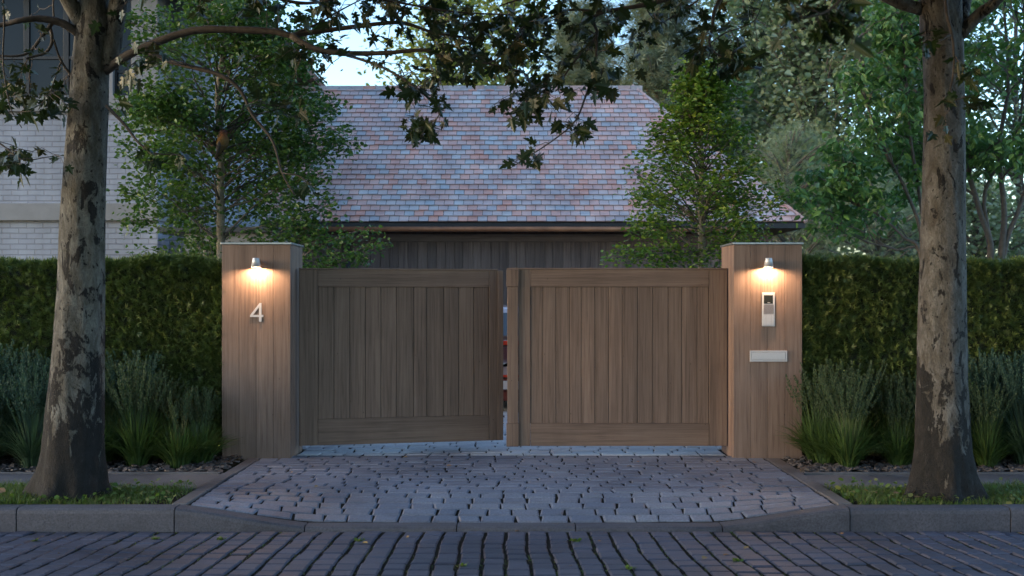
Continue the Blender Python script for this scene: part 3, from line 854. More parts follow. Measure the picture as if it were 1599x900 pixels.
loft(bd_, [rsec(y0+.10, .70, .90, 1.0, .04, .66), rsec(y0+.36, .72, .90, 1.36, .06, .58), rsec(y0+.6, .74, .9, 1.40, .1, .58), rsec(y0+1.5, .75, .9, 1.42, .1, .6), rsec(y0+2.1, .74, .9, 1.36, .1, .58), rsec(y0+2.9, .7, .88, .95, .03, .66)])
bo = bd_.build('body', M['paint'], root, True)
g_ = MB()
zz = lambda t: (y0+.10+.26*t-.012, .99+.36*t)
a, b_ = zz(.06), zz(.90)
g_.add([(cx-.60, a[0], a[1]), (cx+.60, a[0], a[1]), (cx+.52, b_[0], b_[1]), (cx-.52, b_[0], b_[1]), (cx-.60, a[0]+.02, a[1]), (cx+.60, a[0]+.02, a[1]), (cx+.52, b_[0]+.02, b_[1]), (cx-.52, b_[0]+.02, b_[1])], [(0, 1, 2, 3), (7, 6, 5, 4), (0, 4, 5, 1), (1, 5, 6, 2), (2, 6, 7, 3), (3, 7, 4, 0)])
g_.build('rear_window', M['glass'], root)
for sx in (-1, 1):
    q = MB(); q.add([(cx+sx*.752, y0+.75, 1.0), (cx+sx*.752, y0+2.2, 1.0), (cx+sx*.655, y0+1.95, 1.31), (cx+sx*.655, y0+.8, 1.31)], [(0, 1, 2, 3)]); q.build('side_window', M['glass'], root)
q = MB(); q.box(cx-.70, cx+.70, y0+.015, y0+.075, .885, .945, .01); q.build('tail_light', M['red_lamp'], root)
q = MB(); q.box(cx-.72, cx+.72, y0+.02, y0+.07, .455, .49, .006); q.build('trim_strip', M['red_lamp'], root)
q = MB(); q.box(cx-.80, cx+.80, y0-.03, y0+.10, .29, .43, .03); q.build('bumper', M['chrome'], root)
q = MB(); q.box(cx-.26, cx+.26, y0-.040, y0-.032, .305, .415, .003); q.build('number_plate', M['white_metal'], root)
q = MB(); q.box(cx-.76, cx+.76, y0+.04, y0+.2, .14, .285, .02); q.build('rear_valance', M['valance'], root)
for yy_ in (y0+.75, y0+3.3):
    for sx in (-1, 1):
        xx = cx+sx*.80
        q = MB(); q.tube([(xx-.09, yy_, .31), (xx-.08, yy_, .31), (xx+.08, yy_, .31), (xx+.09, yy_, .31)], [.27, .31, .31, .27], 28); wo = q.build('wheel', M['rubber'], root, True)
        q = MB(); q.tube([(xx+sx*.085, yy_, .31), (xx+sx*.096, yy_, .31)], [.19, .17], 24); ro = q.build('rim', M['chrome'], wo, local=True); ro.location = -Vector(root.location)
SKY_S, SUN_S, EXPO, HAZE = .12, .08, 2.62, 0
SEL, SAZ = 10, 258
# ================================================================== VEGETATION
LEAF_S = ([(0, 0, 0), (.36, .35, .07), (.26, .72, .05), (0, 1, -.06), (-.26, .72, .05), (-.36, .35, .07)], [(0, 1, 2, 3), (0, 3, 4, 5)])
LEAF_Q = ([(0, 0, 0), (.38, .5, .06), (0, 1, -.04), (-.38, .5, .06)], [(0, 1, 2), (0, 2, 3)])
LEAF_O = ([(0, 0, 0), (.2, .2, .05), (.30, .5, .07), (.17, .82, .03), (0, 1.12, -.08), (-.17, .82, .03), (-.30, .5, .07), (-.2, .2, .05)], [(0, 1, 2, 3, 4), (0, 4, 5, 6, 7)])
_half = [(.10, -.10), (.34, -.14), (.30, -.02), (.52, .02), (.36, .12), (.22, .20), (.40, .30), (.62, .42), (.46, .46), (.44, .60), (.30, .56), (.17, .50), (.24, .70), (.15, .76), (.12, .88)]
_nh = len(_half)
PL = [(0, 0, 0)] + [(x, y, .10*x + .02 - .10*y*y) for x, y in _half] + [(0, 1.12, -.12)] + [(-x, y, .10*x + .02 - .10*y*y) for x, y in _half[::-1]]
PLF = [tuple([0] + list(range(1, _nh+2))), tuple([0] + list(range(_nh+1, 2*_nh+2)))]
LEAF_P = (PL, PLF)

def bez(a, b, bend, n=7):
    """gently curved path from a to b"""
    a, b = np.asarray(a, float), np.asarray(b, float)
    m = (a+b)/2 + bend
    t = np.linspace(0, 1, n)[:, None]
    return (1-t)**2*a + 2*t*(1-t)*m + t*t*b
def wiggle(path, amp):
    p = path.copy(); n = len(p)
    w = RNG.normal(0, amp, p.shape); w[0] = 0
    p[1:] += w[1:]*.6
    return p
def resample(path, n):
    path = np.asarray(path, float)
    d = np.concatenate([[0], np.cumsum(np.linalg.norm(np.diff(path, axis=0), axis=1))])
    t = np.linspace(0, d[-1], n)
    return np.stack([np.interp(t, d, path[:, k]) for k in range(3)], -1)
def smooth_path(pts, n=24):
    """Catmull-Rom through the points"""
    p = np.asarray(pts, float); p = np.vstack([2*p[0]-p[1], p, 2*p[-1]-p[-2]])
    out = []
    per = max(3, n//(len(pts)-1))
    for i in range(1, len(p)-2):
        t = np.linspace(0, 1, per, endpoint=False)[:, None]
        out.append(.5*((2*p[i]) + (-p[i-1]+p[i+1])*t + (2*p[i-1]-5*p[i]+4*p[i+1]-p[i+2])*t**2 + (-p[i-1]+3*p[i]-3*p[i+1]+p[i+2])*t**3))
    out.append(p[-2][None])
    return np.concatenate(out)

# ------------------------------------------------------------------ garden tree generator
def garden_tree(name, label, cat, stems, crown_pts, leaf, leaf_mat, bark, per=80, sig=.16, size=(.04, .06), tip=(-.9, .3), up=.4, group=None, flat=.6, limb_r=.018, lean=None, twig_r=.004, base=None, gap=None):
    """stems: list of (points, r0, r1); crown_pts: list of 3-D twig ends; leaves gather along the last part of each limb"""
    root = empty(name, tuple(base if base is not None else stems[0][0][0])); tag(root, label, cat, group)
    wd = MB(); lv = MB()
    paths = []
    for pts, r0, r1 in stems:
        sp = smooth_path(pts, 20); paths.append(sp)
        wd.tube(sp, np.linspace(r0, r1, len(sp)), 10)
    allp = np.concatenate(paths)
    LP = []
    for c in crown_pts:
        c = np.asarray(c, float)
        d = np.linalg.norm((allp - c)*[1, 1, 1.0], axis=1) + np.where(allp[:, 2] > c[2]-.15, .9, 0)
        k = np.argsort(d)[:4]; a = allp[random.choice(list(k))]
        L = np.linalg.norm(c-a)
        pth = wiggle(bez(a, c, np.array([0, 0, .12*L]) + RNG.normal(0, .05*L, 3), 8), .02*L)
        wd.tube(pth, np.linspace(min(limb_r, .006+.008*L)*random.uniform(.6, 1.1), twig_r*.6, 8), 5, 1, cap=False)
        n = int(per*RNG.uniform(.6, 1.3))
        t = 1 - RNG.uniform(0, 1, n)**1.3*.55
        idx = t*7; i0 = np.clip(idx.astype(int), 0, 6); fr = (idx-i0)[:, None]
        q = pth[i0]*(1-fr) + pth[i0+1]*fr
        q = q + RNG.normal(0, 1, (n, 3))*np.array([sig, sig, sig*flat])*np.minimum(1, (1.25-t)*1.6)[:, None]
        LP.append(q)
        for _ in range(5):     # fine twigs
            e = q[random.randrange(n)]; s_ = pth[random.randrange(3, 8)]
            wd.tube([s_, (s_+e)/2+[0, 0, .01], e], [twig_r*.7, twig_r*.5, twig_r*.3], 3, 1, cap=False)
    q = np.concatenate(LP)
    if gap is not None: q = q[~((np.hypot(q[:, 0]-gap[0][0], q[:, 2]-gap[0][2]) < gap[1]) & (q[:, 1] < gap[0][1]+.05))]
    X, Y, n = rand_frames(len(q), tip, up)
    lv.inst(leaf[0], leaf[1], q, X, Y, n, RNG.uniform(*size, len(q)))
    wd.build('trunk', [bark, M['stem']], root, True)
    lv.build('crown', leaf_mat, root)
    return root

# --- slender small-leaved tree, left
def blob_pts(n, cen, rad, shape=None, minr=.35):
    out = []
    while len(out) < n:
        p = RNG.normal(0, 1, 3); p /= np.linalg.norm(p); p *= RNG.uniform(minr, 1)**.6
        q = np.array(cen) + p*np.array(rad)
        if shape is None or shape(q): out.append(q)
    return out
b0 = P(345, 470, 13.0); b0[2] = -.03
stem = [b0, P(345, 378, 13.0), P(344, 300, 13.0), P(346, 235, 13.05), P(340, 150, 13.1), P(350, 60, 13.1), P(345, -80, 13.1), P(350, -220, 13.1)]
pts = blob_pts(92, (-3.22, 13.05, 3.65), (1.35, 1.15, 1.75), lambda q: not (abs(q[0]+3.05) < .42 and 2.1 < q[2] < 3.0 and q[1] < 13.2))
pts += [P(a, b, y) for a, b, y in ((500, 280, 12.7), (530, 215, 12.8), (470, 215, 12.9), (520, 310, 12.8), (545, 235, 12.9), (200, 350, 12.8), (215, 395, 12.7), (270, 385, 12.8), (190, 300, 12.9), (500, 180, 13), (450, 130, 13), (480, 110, 13.1), (440, 60, 13), (510, 70, 13), (430, 20, 13), (560, 225, 12.9), (470, 345, 12.7), (505, 335, 12.8), (420, 385, 13.1), (300, 370, 13.2))]
garden_tree('slender_tree', 'slender pale stemmed tree with small leaves behind the left hedge', 'tree', [(stem, .052, .02)], pts, LEAF_S, M['birch_leaf'], M['birch'], 205, .21, (.042, .070), limb_r=.013, gap=(P(348, 218, 12.55), .23))
# --- shrub spray between left pillar and gate
b0 = np.array([-2.75, 12.9, -.03])
stems = [([b0, (-2.7, 12.85, .9), P(475, 400, 12.7)], .02, .01), ([b0, (-2.6, 12.8, 1.0), P(520, 400, 12.6)], .018, .008)]
pts = [P(a, b, y) for a, b, y in ((600, 380, 12.5), (585, 362, 12.55), (555, 395, 12.5), (540, 372, 12.6), (500, 368, 12.7), (480, 385, 12.6), (520, 405, 12.6), (470, 410, 12.7), (490, 350, 12.8), (570, 405, 12.5), (500, 425, 12.6), (540, 440, 12.6), (470, 360, 12.9), (450, 395, 12.9), (430, 370, 13), (400, 375, 13.1), (380, 360, 13.1), (420, 345, 13.1))]
garden_tree('garden_shrub', 'bushy green shrub peeping over the left gate leaf beside the pillar', 'shrub', stems, pts, LEAF_S, M['birch_leaf'], M['stem'], 95, .11, (.038, .06), limb_r=.009)
# --- conical tree, right
b0 = P(1095, 500, 13.2); b0[2] = -.03
stem = [b0, P(1096, 400, 13.2), P(1094, 340, 13.2), P(1096, 250, 13.2), P(1092, 180, 13.2), P(1090, 100, 13.2)]
pts = []
for k in range(105):
    t = RNG.uniform(0, 1)**1.1
    z = 2.15 + t*2.05
    rr = (1.16*(1-t)**1.0 + .06)*RNG.uniform(.55, 1.05)
    if z < 2.3: rr *= .8
    a = RNG.uniform(0, 2*np.pi)
    pts.append((2.12 + rr*math.cos(a)*(1.0 if math.cos(a) < 0 else .92), 13.2 + rr*.85*math.sin(a), z + rr*.18))
pts += [P(a, b, y) for a, b, y in ((985, 365, 12.8), (960, 390, 12.7), (945, 405, 12.6), (1000, 390, 12.8), (1030, 375, 12.9), (1020, 405, 12.8), (985, 410, 12.7), (1050, 400, 12.9), (1075, 385, 12.9), (1200, 355, 13), (1220, 335, 13.1), (1180, 375, 13), (1010, 280, 12.9), (1000, 320, 12.9), (1150, 130, 13.2), (1165, 150, 13.2), (1060, 130, 13.1), (1090, 95, 13.2), (1075, 105, 13.2), (1110, 110, 13.2), (1130, 380, 13), (1100, 410, 13.3), (1150, 400, 13.4))]
garden_tree('conical_tree', 'small conical bright green tree in front of the garage roof', 'tree', [(stem, .05, .012)], pts, LEAF_S, M['maple_leaf'], M['birch'], 104, .13, (.04, .066), (-.5, .5), .6, limb_r=.014, flat=.7)
# --- multi-stemmed ovate-leaved tree, right
b0 = np.array([5.33, 13.4, -.03])
def ST(l, y=13.4): return [np.array(p) if len(p) == 3 else P(p[0], p[1], y) for p in l]
stems = [(ST([tuple(b0), (1548, 415), (1530, 330), (1500, 230), (1480, 120), (1470, -40)]), .045, .012),
         (ST([tuple(b0+[.1, .1, 0]), (1562, 412), (1568, 330), (1560, 230), (1575, 120), (1560, -60)]), .045, .012),
         (ST([tuple(b0+[.15, 0, 0]), (1566, 410), (1590, 330), (1620, 240), (1650, 120), (1680, -20)]), .035, .012),
         (ST([tuple(b0+[-.1, 0, 0]), (1545, 410), (1538, 300), (1590, 200), (1600, 60), (1590, -90)]), .03, .01)]
pts = blob_pts(120, (5.35, 13.4, 4.15), (1.65, 1.2, 1.75), lambda q: not (q[2] < 2.9 and abs(q[0]-5.5) < .55))
garden_tree('multi_stem_tree', 'multi stemmed leafy tree right of the right plane trunk', 'tree', stems, pts, LEAF_O, M['dogwood_leaf'], M['stem'], 62, .2, (.07, .105), (-1.3, -.1), .5, flat=.5, limb_r=.016)
b0 = np.array([4.62, 13.0, -.03])
stems = [(ST([tuple(b0), (1440, 415), (1410, 370), (1370, 335), (1330, 318)], 12.9), .026, .006),
         (ST([tuple(b0), (1442, 400), (1420, 310), (1380, 230), (1350, 150), (1340, 60)], 12.9), .026, .008),
         (ST([tuple(b0), (1445, 400), (1435, 300), (1420, 200), (1410, 60), (1400, -40)], 13.0), .026, .008),
         (ST([tuple(b0), (1440, 412), (1400, 390), (1350, 372), (1300, 355)], 12.9), .016, .005)]
pts = [P(a, b, RNG.uniform(12.5, 13.4)) for a, b in ((1255, 300), (1250, 270), (1275, 265), (1290, 300), (1310, 255), (1270, 330), (1300, 330), (1265, 355), (1240, 300), (1320, 320), (1290, 230), (1310, 215), (1330, 190), (1350, 180), (1330, 120), (1345, 105), (1360, 90), (1370, 60), (1385, 40), (1400, 20), (1380, 110), (1400, 150), (1415, 110), (1420, 60), (1360, 220), (1390, 200), (1340, 250), (1370, 260), (1400, 250), (1420, 220), (1430, 270), (1340, 290), (1375, 300), (1410, 300), (1350, 330), (1390, 340), (1320, 350), (1420, 170), (1290, 285), (1330, 235), (1385, 15), (1430, 10), (1290, 350), (1360, 150), (1320, 290), (1410, 80))]
garden_tree('arching_tree', 'leafy arching tree left of the right plane trunk, rising from the hedge', 'tree', stems, pts, LEAF_O, M['dogwood_leaf'], M['stem'], 62, .15, (.07, .105), (-1.3, -.1), .5, flat=.5, limb_r=.011)

# ------------------------------------------------------------------ hedges
SPRIG = []; SPRIG_F = []
for k in range(7):
    a = (k-3)*.36; c, s_ = math.cos(a), math.sin(a); L = 1 - .06*abs(k-3); z = .06*((k % 2)*2-1)
    y0_ = .10+.10*(3-abs(k-3))/3
    o = len(SPRIG)
    SPRIG += [(0, y0_, 0), (s_*L*.5+c*.075, y0_+c*L*.5, z), (s_*L, y0_+c*L*.85, z*1.5), (s_*L*.5-c*.075, y0_+c*L*.5, z)]
    SPRIG_F.append((o, o+1, o+2, o+3))
def hedge(side, label):
    s = side
    xa, xb = 2.76, 9.2
    yf, yb_ = 11.16, 12.15; zt = 1.88
    root = MB()
    def zt_at(x):      # rounded shoulder by the left pillar, slight waves
        a = np.abs(x)
        base = zt + .018*np.sin(a*2.6) + .012*np.sin(a*6.1+1)
        if s < 0: base = base - .10*np.clip((3.15-a)/.42, 0, 1)**1.6 + .02*np.exp(-((a-3.6)/.4)**2)
        return base
    xs_ = np.linspace(xa, xb, 50)
    ins = .075
    V = []
    for x in xs_:
        z = float(zt_at(x)) - ins
        V += [(s*x, yf+ins, .0), (s*x, yf+ins, z-.06), (s*x, yf+ins+.06, z), (s*x, yb_-ins, z), (s*x, yb_-ins, 0)]
    n = len(xs_)
    q = [(i*5+j, i*5+j+1, (i+1)*5+j+1, (i+1)*5+j) for i in range(n-1) for j in range(4)] + [tuple(range(5)), tuple((n-1)*5+k for k in range(5))]
    root.add(V, q, 1)
    def put(pos, nrm, N):
        nrm = nrm + RNG.normal(0, .55, (N, 3)) + [0, 0, .25]
        Yv = nrm/np.linalg.norm(nrm, axis=1)[:, None]
        n_ = RNG.normal(0, 1, (N, 3)) + [0, 0, .5]; n_ -= Yv*(n_*Yv).sum(1)[:, None]; n_ /= np.linalg.norm(n_, axis=1)[:, None]
        root.inst(SPRIG, SPRIG_F, pos, np.cross(Yv, n_), Yv, n_, RNG.uniform(.045, .088, N), 0)
    # denser near the gate (in view) than far outside
    def xdist(N):
        u = RNG.uniform(0, 1, N); return xa + (xb-xa)*u**1.35
    N = 24000
    x = xdist(N); z = RNG.uniform(.05, 1, N)**.8*zt_at(x)
    y = yf + ins - .03 + RNG.normal(0, .022, N) + .055*(fnoise(x*1.0, z*1.0, 6.5)-.5) + .03*(fnoise(x+3, z, 15)-.5)
    put(np.stack([s*x, y, z], -1), np.tile([0., -1, .25], (N, 1)), N)
    N = 9000
    x = xdist(N); y = yf + .03 + RNG.uniform(0, 1, N)**1.4*(yb_-yf-.05)
    z = zt_at(x) - ins + .012 + RNG.normal(0, .02, N) + .03*(fnoise(x, y, 9)-.5)
    put(np.stack([s*x, y, z], -1), np.tile([0., -.3, 1], (N, 1)), N)
    N = 1500      # end face against the pillar, sprigs spilling past its edge
    y = RNG.uniform(yf-.02, yb_, N); z = RNG.uniform(.1, 1, N)*1.75
    put(np.stack([np.full(N, s*(xa+.01)) , y, z], -1), np.tile([-s*1., -.5, .1], (N, 1)), N)
    o = root.build('hedge', [M['hedge_leaf'], M['hedge_core']])
    return tag(o, label, 'hedge', 'clipped hedges beside the gate')
hedge(-1, 'clipped evergreen hedge left of the number 4 pillar')
hedge(1, 'clipped evergreen hedge right of the intercom pillar')

# ------------------------------------------------------------------ ornamental grass clumps
def grass_clump(h, nstem, plume_key, blade_key, nb, bl, spread=.26):
    """meshes built round the origin"""
    fo = MB()
    N = nb
    az = RNG.uniform(0, 2*np.pi, N); r0 = RNG.uniform(0, .10, N)
    L = bl*RNG.uniform(.6, 1.15, N); out = RNG.uniform(.1, 1.0, N)**.8*1.05
    t = np.linspace(0, 1, 5)
    d = np.stack([np.cos(az), np.sin(az)], -1)
    rad = r0[:, None] + (L*out*.75)[:, None]*t**1.4
    zz_ = (L*(1.05-.3*out))[:, None]*(t - .42*out[:, None]*t**2.6)
    cen = np.stack([d[:, None, 0]*rad, d[:, None, 1]*rad, zz_], -1)
    wv = np.stack([-d[:, 1], d[:, 0], np.zeros(N)], -1)
    tw = RNG.uniform(-.8, .8, N); wv = wv*np.cos(tw)[:, None] + np.array([0, 0, 1.])*np.sin(tw)[:, None]*.6
    w = np.array([.005, .006, .0052, .0036, .0005])
    V = np.concatenate([cen - wv[:, None]*w[None, :, None], cen + wv[:, None]*w[None, :, None]], 1)
    off = (np.arange(N)*10)[:, None, None]
    q = np.array([(k, k+5, k+6, k+1) for k in range(4)])[None] + off
    fo.add(V.reshape(-1, 3), q.reshape(-1, 4))
    pl = MB()
    if nstem:
        for k in range(nstem):
            a = random.uniform(0, 2*math.pi); sp = random.uniform(.05, 1)**.7*spread
            hh = h*random.uniform(.78, 1.05)
            p = bez((random.uniform(-.04, .04), random.uniform(-.04, .04), 0), (math.cos(a)*sp, math.sin(a)*sp, hh), np.array([-math.cos(a)*sp*.2, -math.sin(a)*sp*.2, .02]), 6)
            fo.tube(p, np.linspace(.0022, .0012, 6), 3, cap=False)
            # plume: many little spikelets round the top of the stem
            n = 60
            tt = RNG.uniform(.66, 1.0, n)
            idx = tt*5; i0 = np.clip(idx.astype(int), 0, 4); fr = (idx-i0)[:, None]
            c = p[i0]*(1-fr)+p[i0+1]*fr
            wdt = np.sin(np.clip((tt-.64)/.36, 0, 1)**.75*math.pi)*.0075 + .0015
            aa = RNG.uniform(0, 2*np.pi, n)
            c = c + np.stack([np.cos(aa)*wdt, np.sin(aa)*wdt, np.zeros(n)], -1)
            Yv = np.stack([np.cos(aa)*.5, np.sin(aa)*.5, np.ones(n)], -1); Yv /= np.linalg.norm(Yv, axis=1)[:, None]
            nn = np.cross(Yv, RNG.normal(0, 1, (n, 3))); nn /= np.linalg.norm(nn, axis=1)[:, None]
            pl.inst([(0, 0, 0), (.3, .4, 0), (0, 1, 0), (-.3, .4, 0)], [(0, 1, 2, 3)], c, np.cross(Yv, nn), Yv, nn, RNG.uniform(.014, .028, n))
    return fo, pl
VAR = []
for (h, ns, pk, bk, nb, bl, sp) in ((.95, 60, 'plume_tan', 'blade_green', 420, .62, .34), (.88, 54, 'plume_tan', 'blade_green', 400, .56, .30), (1.04, 70, 'plume_blue', 'blade_blue', 420, .70, .34), (.98, 64, 'plume_blue', 'blade_blue', 400, .64, .36), (.72, 16, 'plume_tan', 'blade_green', 460, .46, .22)):
    r_ = empty('grass_clump', (0, 0, -30))
    fo, pl = grass_clump(h, ns, pk, bk, nb, bl, sp)
    a = fo.build('blades', M[bk], r_, local=True); b_ = pl.build('plumes', M[pk], r_, local=True)
    VAR.append([r_, a, b_, False])
ORD = ['nearest', 'second', 'third', 'fourth', 'fifth', 'sixth', 'seventh', 'eighth', 'ninth', 'tenth']
def put_clump(vi, x, y, rz, sc, label):
    v = VAR[vi]
    if not v[3]: r_ = v[0]; v[3] = True
    else:
        r_ = v[0].copy(); COL.objects.link(r_)
        for c in v[1:3]:
            cc = c.copy(); COL.objects.link(cc); cc.parent = r_
    r_.location = (x, y, -.005); r_.rotation_euler = (0, 0, rz); r_.scale = (sc, sc, sc)
    tag(r_, label, 'ornamental grass', 'ornamental grass clumps in the beds')
for s, who in ((-1, 'number 4'), (1, 'intercom')):
    front = [2.80, 3.10, 3.48, 3.86, 4.27, 4.70, 5.2, 5.75, 6.3]
    back = [2.92, 3.22, 3.50, 3.80, 4.12, 4.45, 4.80, 5.2, 5.65, 6.2]
    for k, x in enumerate(front):
        vi = [4, 4, 0, 4, 3, 2, 2, 3, 2][k] if s < 0 else [4, 0, 4, 0, 1, 2, 3, 2, 3][k]
        y = 10.52 + random.uniform(-.05, .08) + (.22 if k == 0 else 0)
        put_clump(vi, s*x + random.uniform(-.10, .10), y, random.uniform(0, 6), random.uniform(.72, 1.05), 'grass tuft in the front row of the bed, %s from the %s pillar' % (ORD[k], who))
    for k, x in enumerate(back):
        vi = [1, 0, 3, 1, 3, 2, 2, 3, 2, 2][k] if s < 0 else [0, 1, 0, 1, 0, 2, 3, 2, 3, 2][k]
        put_clump(vi, s*x + random.uniform(-.10, .10), 10.90 + random.uniform(-.04, .06), random.uniform(0, 6), random.uniform(.76, 1.04), 'tall plumed grass along the hedge foot, %s from the %s pillar' % (ORD[k], who))

# ------------------------------------------------------------------ street plane trees
def plane_trunk(mb, table, Yt, lobes, seed):
    rg = np.random.default_rng(seed)
    rows = []
    tb = sorted(table, key=lambda r: -r[0])
    py = np.array([r[0] for r in tb], float); cx_ = np.array([r[1] for r in tb], float); wd_ = np.array([r[2] for r in tb], float)
    zs = EYE + (HOR - py)*Yt/F; xs_ = (cx_-799.5)*Yt/F; rs = wd_*Yt/F/2*.965
    n = 56; m = 90
    z = np.concatenate([np.linspace(-.06, .6, 30), np.linspace(.62, zs.max(), m-30)])
    cx2 = np.interp(z, zs, xs_); r2 = np.interp(z, zs, rs)
    a = np.arange(n)*2*math.pi/n
    ph = rg.uniform(0, 6, 6)
    V = np.empty((m, n, 3))
    for i in range(m):
        base = np.exp(-max(z[i], 0)/.16)
        f = 1 + .025*np.sin(3*a+ph[0]+z[i]*1.2) + .018*np.sin(5*a+ph[1]-z[i]*2) + .012*np.sin(9*a+ph[2]+z[i]*5) + .010*np.sin(14*a+ph[3]+z[i]*9)
        f = f + (.05*base+.008)*np.sin(7*a+ph[4]+z[i]*14)*np.sin(4*a+ph[5]-z[i]*23) + .02*base*np.sin(17*a+z[i]*40+ph[2])
        for (la, amp, wdt) in lobes:
            d = np.angle(np.exp(1j*(a-la)))
            f = f + amp*base*np.exp(-(d/wdt)**2) + .25*amp*np.exp(-max(z[i], 0)/.7)*np.exp(-(d/wdt)**2)
        rr = r2[i]*f
        V[i] = np.stack([cx2[i]+rr*np.cos(a), Yt+rr*np.sin(a), np.full(n, z[i])], -1)
    i, j = np.meshgrid(np.arange(m-1), np.arange(n), indexing='ij')
    mb.add(V.reshape(-1, 3), np.stack([i*n+j, i*n+(j+1) % n, (i+1)*n+(j+1) % n, (i+1)*n+j], -1).reshape(-1, 4))
    return np.array([cx2[-1], Yt, z[-1]]), r2[-1]

def lift_ok(q):      # crowns are lifted clear of the drive and the gardens
    return q[:, 2] > 1.95 + .262*np.maximum(q[:, 1], 3.0)

def leafy_twig(wd, lv_pos, lv_dir, start, end, nl, r=.0035):
    L = np.linalg.norm(end-start)
    p = wiggle(bez(start, end, np.array([0, 0, .10*L]) + RNG.normal(0, .06*L, 3), 7), .02*L)
    wd.tube(p, np.linspace(r, r*.45, 7), 4, cap=False)
    for k in range(nl):
        t = 1 - (k/max(nl, 1))*.75 if nl > 1 else 1
        idx = t*6; i0 = min(int(idx), 5); q = p[i0]*(1-(idx-i0)) + p[i0+1]*(idx-i0)
        tang = p[min(i0+1, 6)]-p[i0]; tang /= np.linalg.norm(tang)+1e-9
        side = RNG.normal(0, 1, 3); side -= tang*np.dot(side, tang); side /= np.linalg.norm(side)
        d = tang*.5 + side*.9 + np.array([0, 0, -.55]); d /= np.linalg.norm(d)
        pet = q + d*random.uniform(.02, .05)
        wd.tube([q, (q+pet)/2+[0, 0, .004], pet], [.0014, .0012, .001], 3, cap=False)
        lv_pos.append(pet); lv_dir.append(d)

def plane_tree(name, label, table, Yt, lobes, seed, forks, limbs, clusters, crown_c, crown_r, bark, ncrown):
    root = empty(name, (0, 0, 0)); root.location = ((table[0][1]-799.5)*Yt/F, Yt, -.02)
    tag(root, label, 'tree', 'street plane trees')
    wd = MB(); tw = MB()
    top, rt = plane_trunk(wd, table, Yt, lobes, seed)
    tree_nodes = []
    for pts, r0, r1 in forks:
        sp = smooth_path([np.array(p, float) for p in pts], 26); wd.tube(sp, np.linspace(r0, r1, len(sp)), 12); tree_nodes.append(sp)
    nodes = []
    for pts, r0, r1 in limbs:
        q = [P(*p) for p in pts]
        sp = smooth_path(q, 40)
        sp = sp + np.sin(np.linspace(0, 9, len(sp)))[:, None]*RNG.normal(0, .006, (1, 3))
        rad = np.linspace(r0, r1, len(sp))*(1+.06*np.sin(np.arange(len(sp))*2.1))
        wd.tube(sp, rad, 9, 1); nodes.append(sp)
    nodes = np.concatenate(nodes)
    pos, dr_ = [], []
    for cl in clusters:
        px, py, rx, ry, n, nl = cl[:6]; Y = cl[6] if len(cl) > 6 else None
        for _ in range(max(1, int(n*.82+.4))):
            u, v = px+RNG.uniform(-1, 1)*rx, py+RNG.uniform(-1, 1)*ry
            yy_ = (Y if Y else Yt + RNG.uniform(-.7, .5))
            e = P(u, v, yy_)
            d = np.linalg.norm(nodes-e, axis=1) + np.where(nodes[:, 2] < e[2]-.05, .12, 0)
            near = np.argsort(d)[:5]; s_ = nodes[random.choice(list(near))]
            L = np.linalg.norm(e-s_)
            leafy_twig(tw, pos, dr_, s_, e, nl)
    # main crown, unseen above; spread over the road and thickened to shade the frontage
    cc, cr = np.array(crown_c), np.array(crown_r)
    ends = []
    while len(ends) < 150:
        p = RNG.normal(0, 1, 3); p = p/np.linalg.norm(p)*RNG.uniform(.25, 1)**.5
        q = cc + p*cr
        if lift_ok(q[None])[0]: ends.append(q)
    fk = np.concatenate(tree_nodes)
    CP = []
    for e in ends:
        d = np.linalg.norm(fk-e, axis=1) + np.where(fk[:, 2] > e[2], .8, 0); s_ = fk[random.choice(list(np.argsort(d)[:6]))]
        L = np.linalg.norm(e-s_)
        p = bez(s_, e, np.array([0, 0, .1*L]), 8); wd.tube(p, np.linspace(.03, .006, 8), 5, 1, cap=False)
        n = int(ncrown/150); t = RNG.uniform(.35, 1.05, n); idx = np.clip(t*7, 0, 6.999); i0 = idx.astype(int); fr = (idx-i0)[:, None]
        CP.append(p[i0]*(1-fr)+p[i0+1]*fr + RNG.normal(0, .34, (n, 3)))
    CP = np.concatenate(CP); CP = CP[lift_ok(CP)]
    lv = MB()
    X, Y, n = rand_frames(len(CP), (-1.0, .1), .6)
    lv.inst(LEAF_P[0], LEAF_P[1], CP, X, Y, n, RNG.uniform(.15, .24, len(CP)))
    pos = np.array(pos); D = np.array(dr_)
    Yv = D + RNG.normal(0, .35, D.shape); Yv /= np.linalg.norm(Yv, axis=1)[:, None]
    nn = RNG.normal(0, 1, D.shape); nn[:, 2] = np.abs(nn[:, 2])+.3; nn -= Yv*(nn*Yv).sum(1)[:, None]; nn /= np.linalg.norm(nn, axis=1)[:, None]
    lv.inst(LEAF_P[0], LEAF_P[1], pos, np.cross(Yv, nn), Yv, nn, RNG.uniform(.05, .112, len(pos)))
    trunk = wd.build('trunk', [bark, M['limb']], root, True)
    tw.build('twigs', M['twig'], root, True)
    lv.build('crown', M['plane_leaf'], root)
    return root

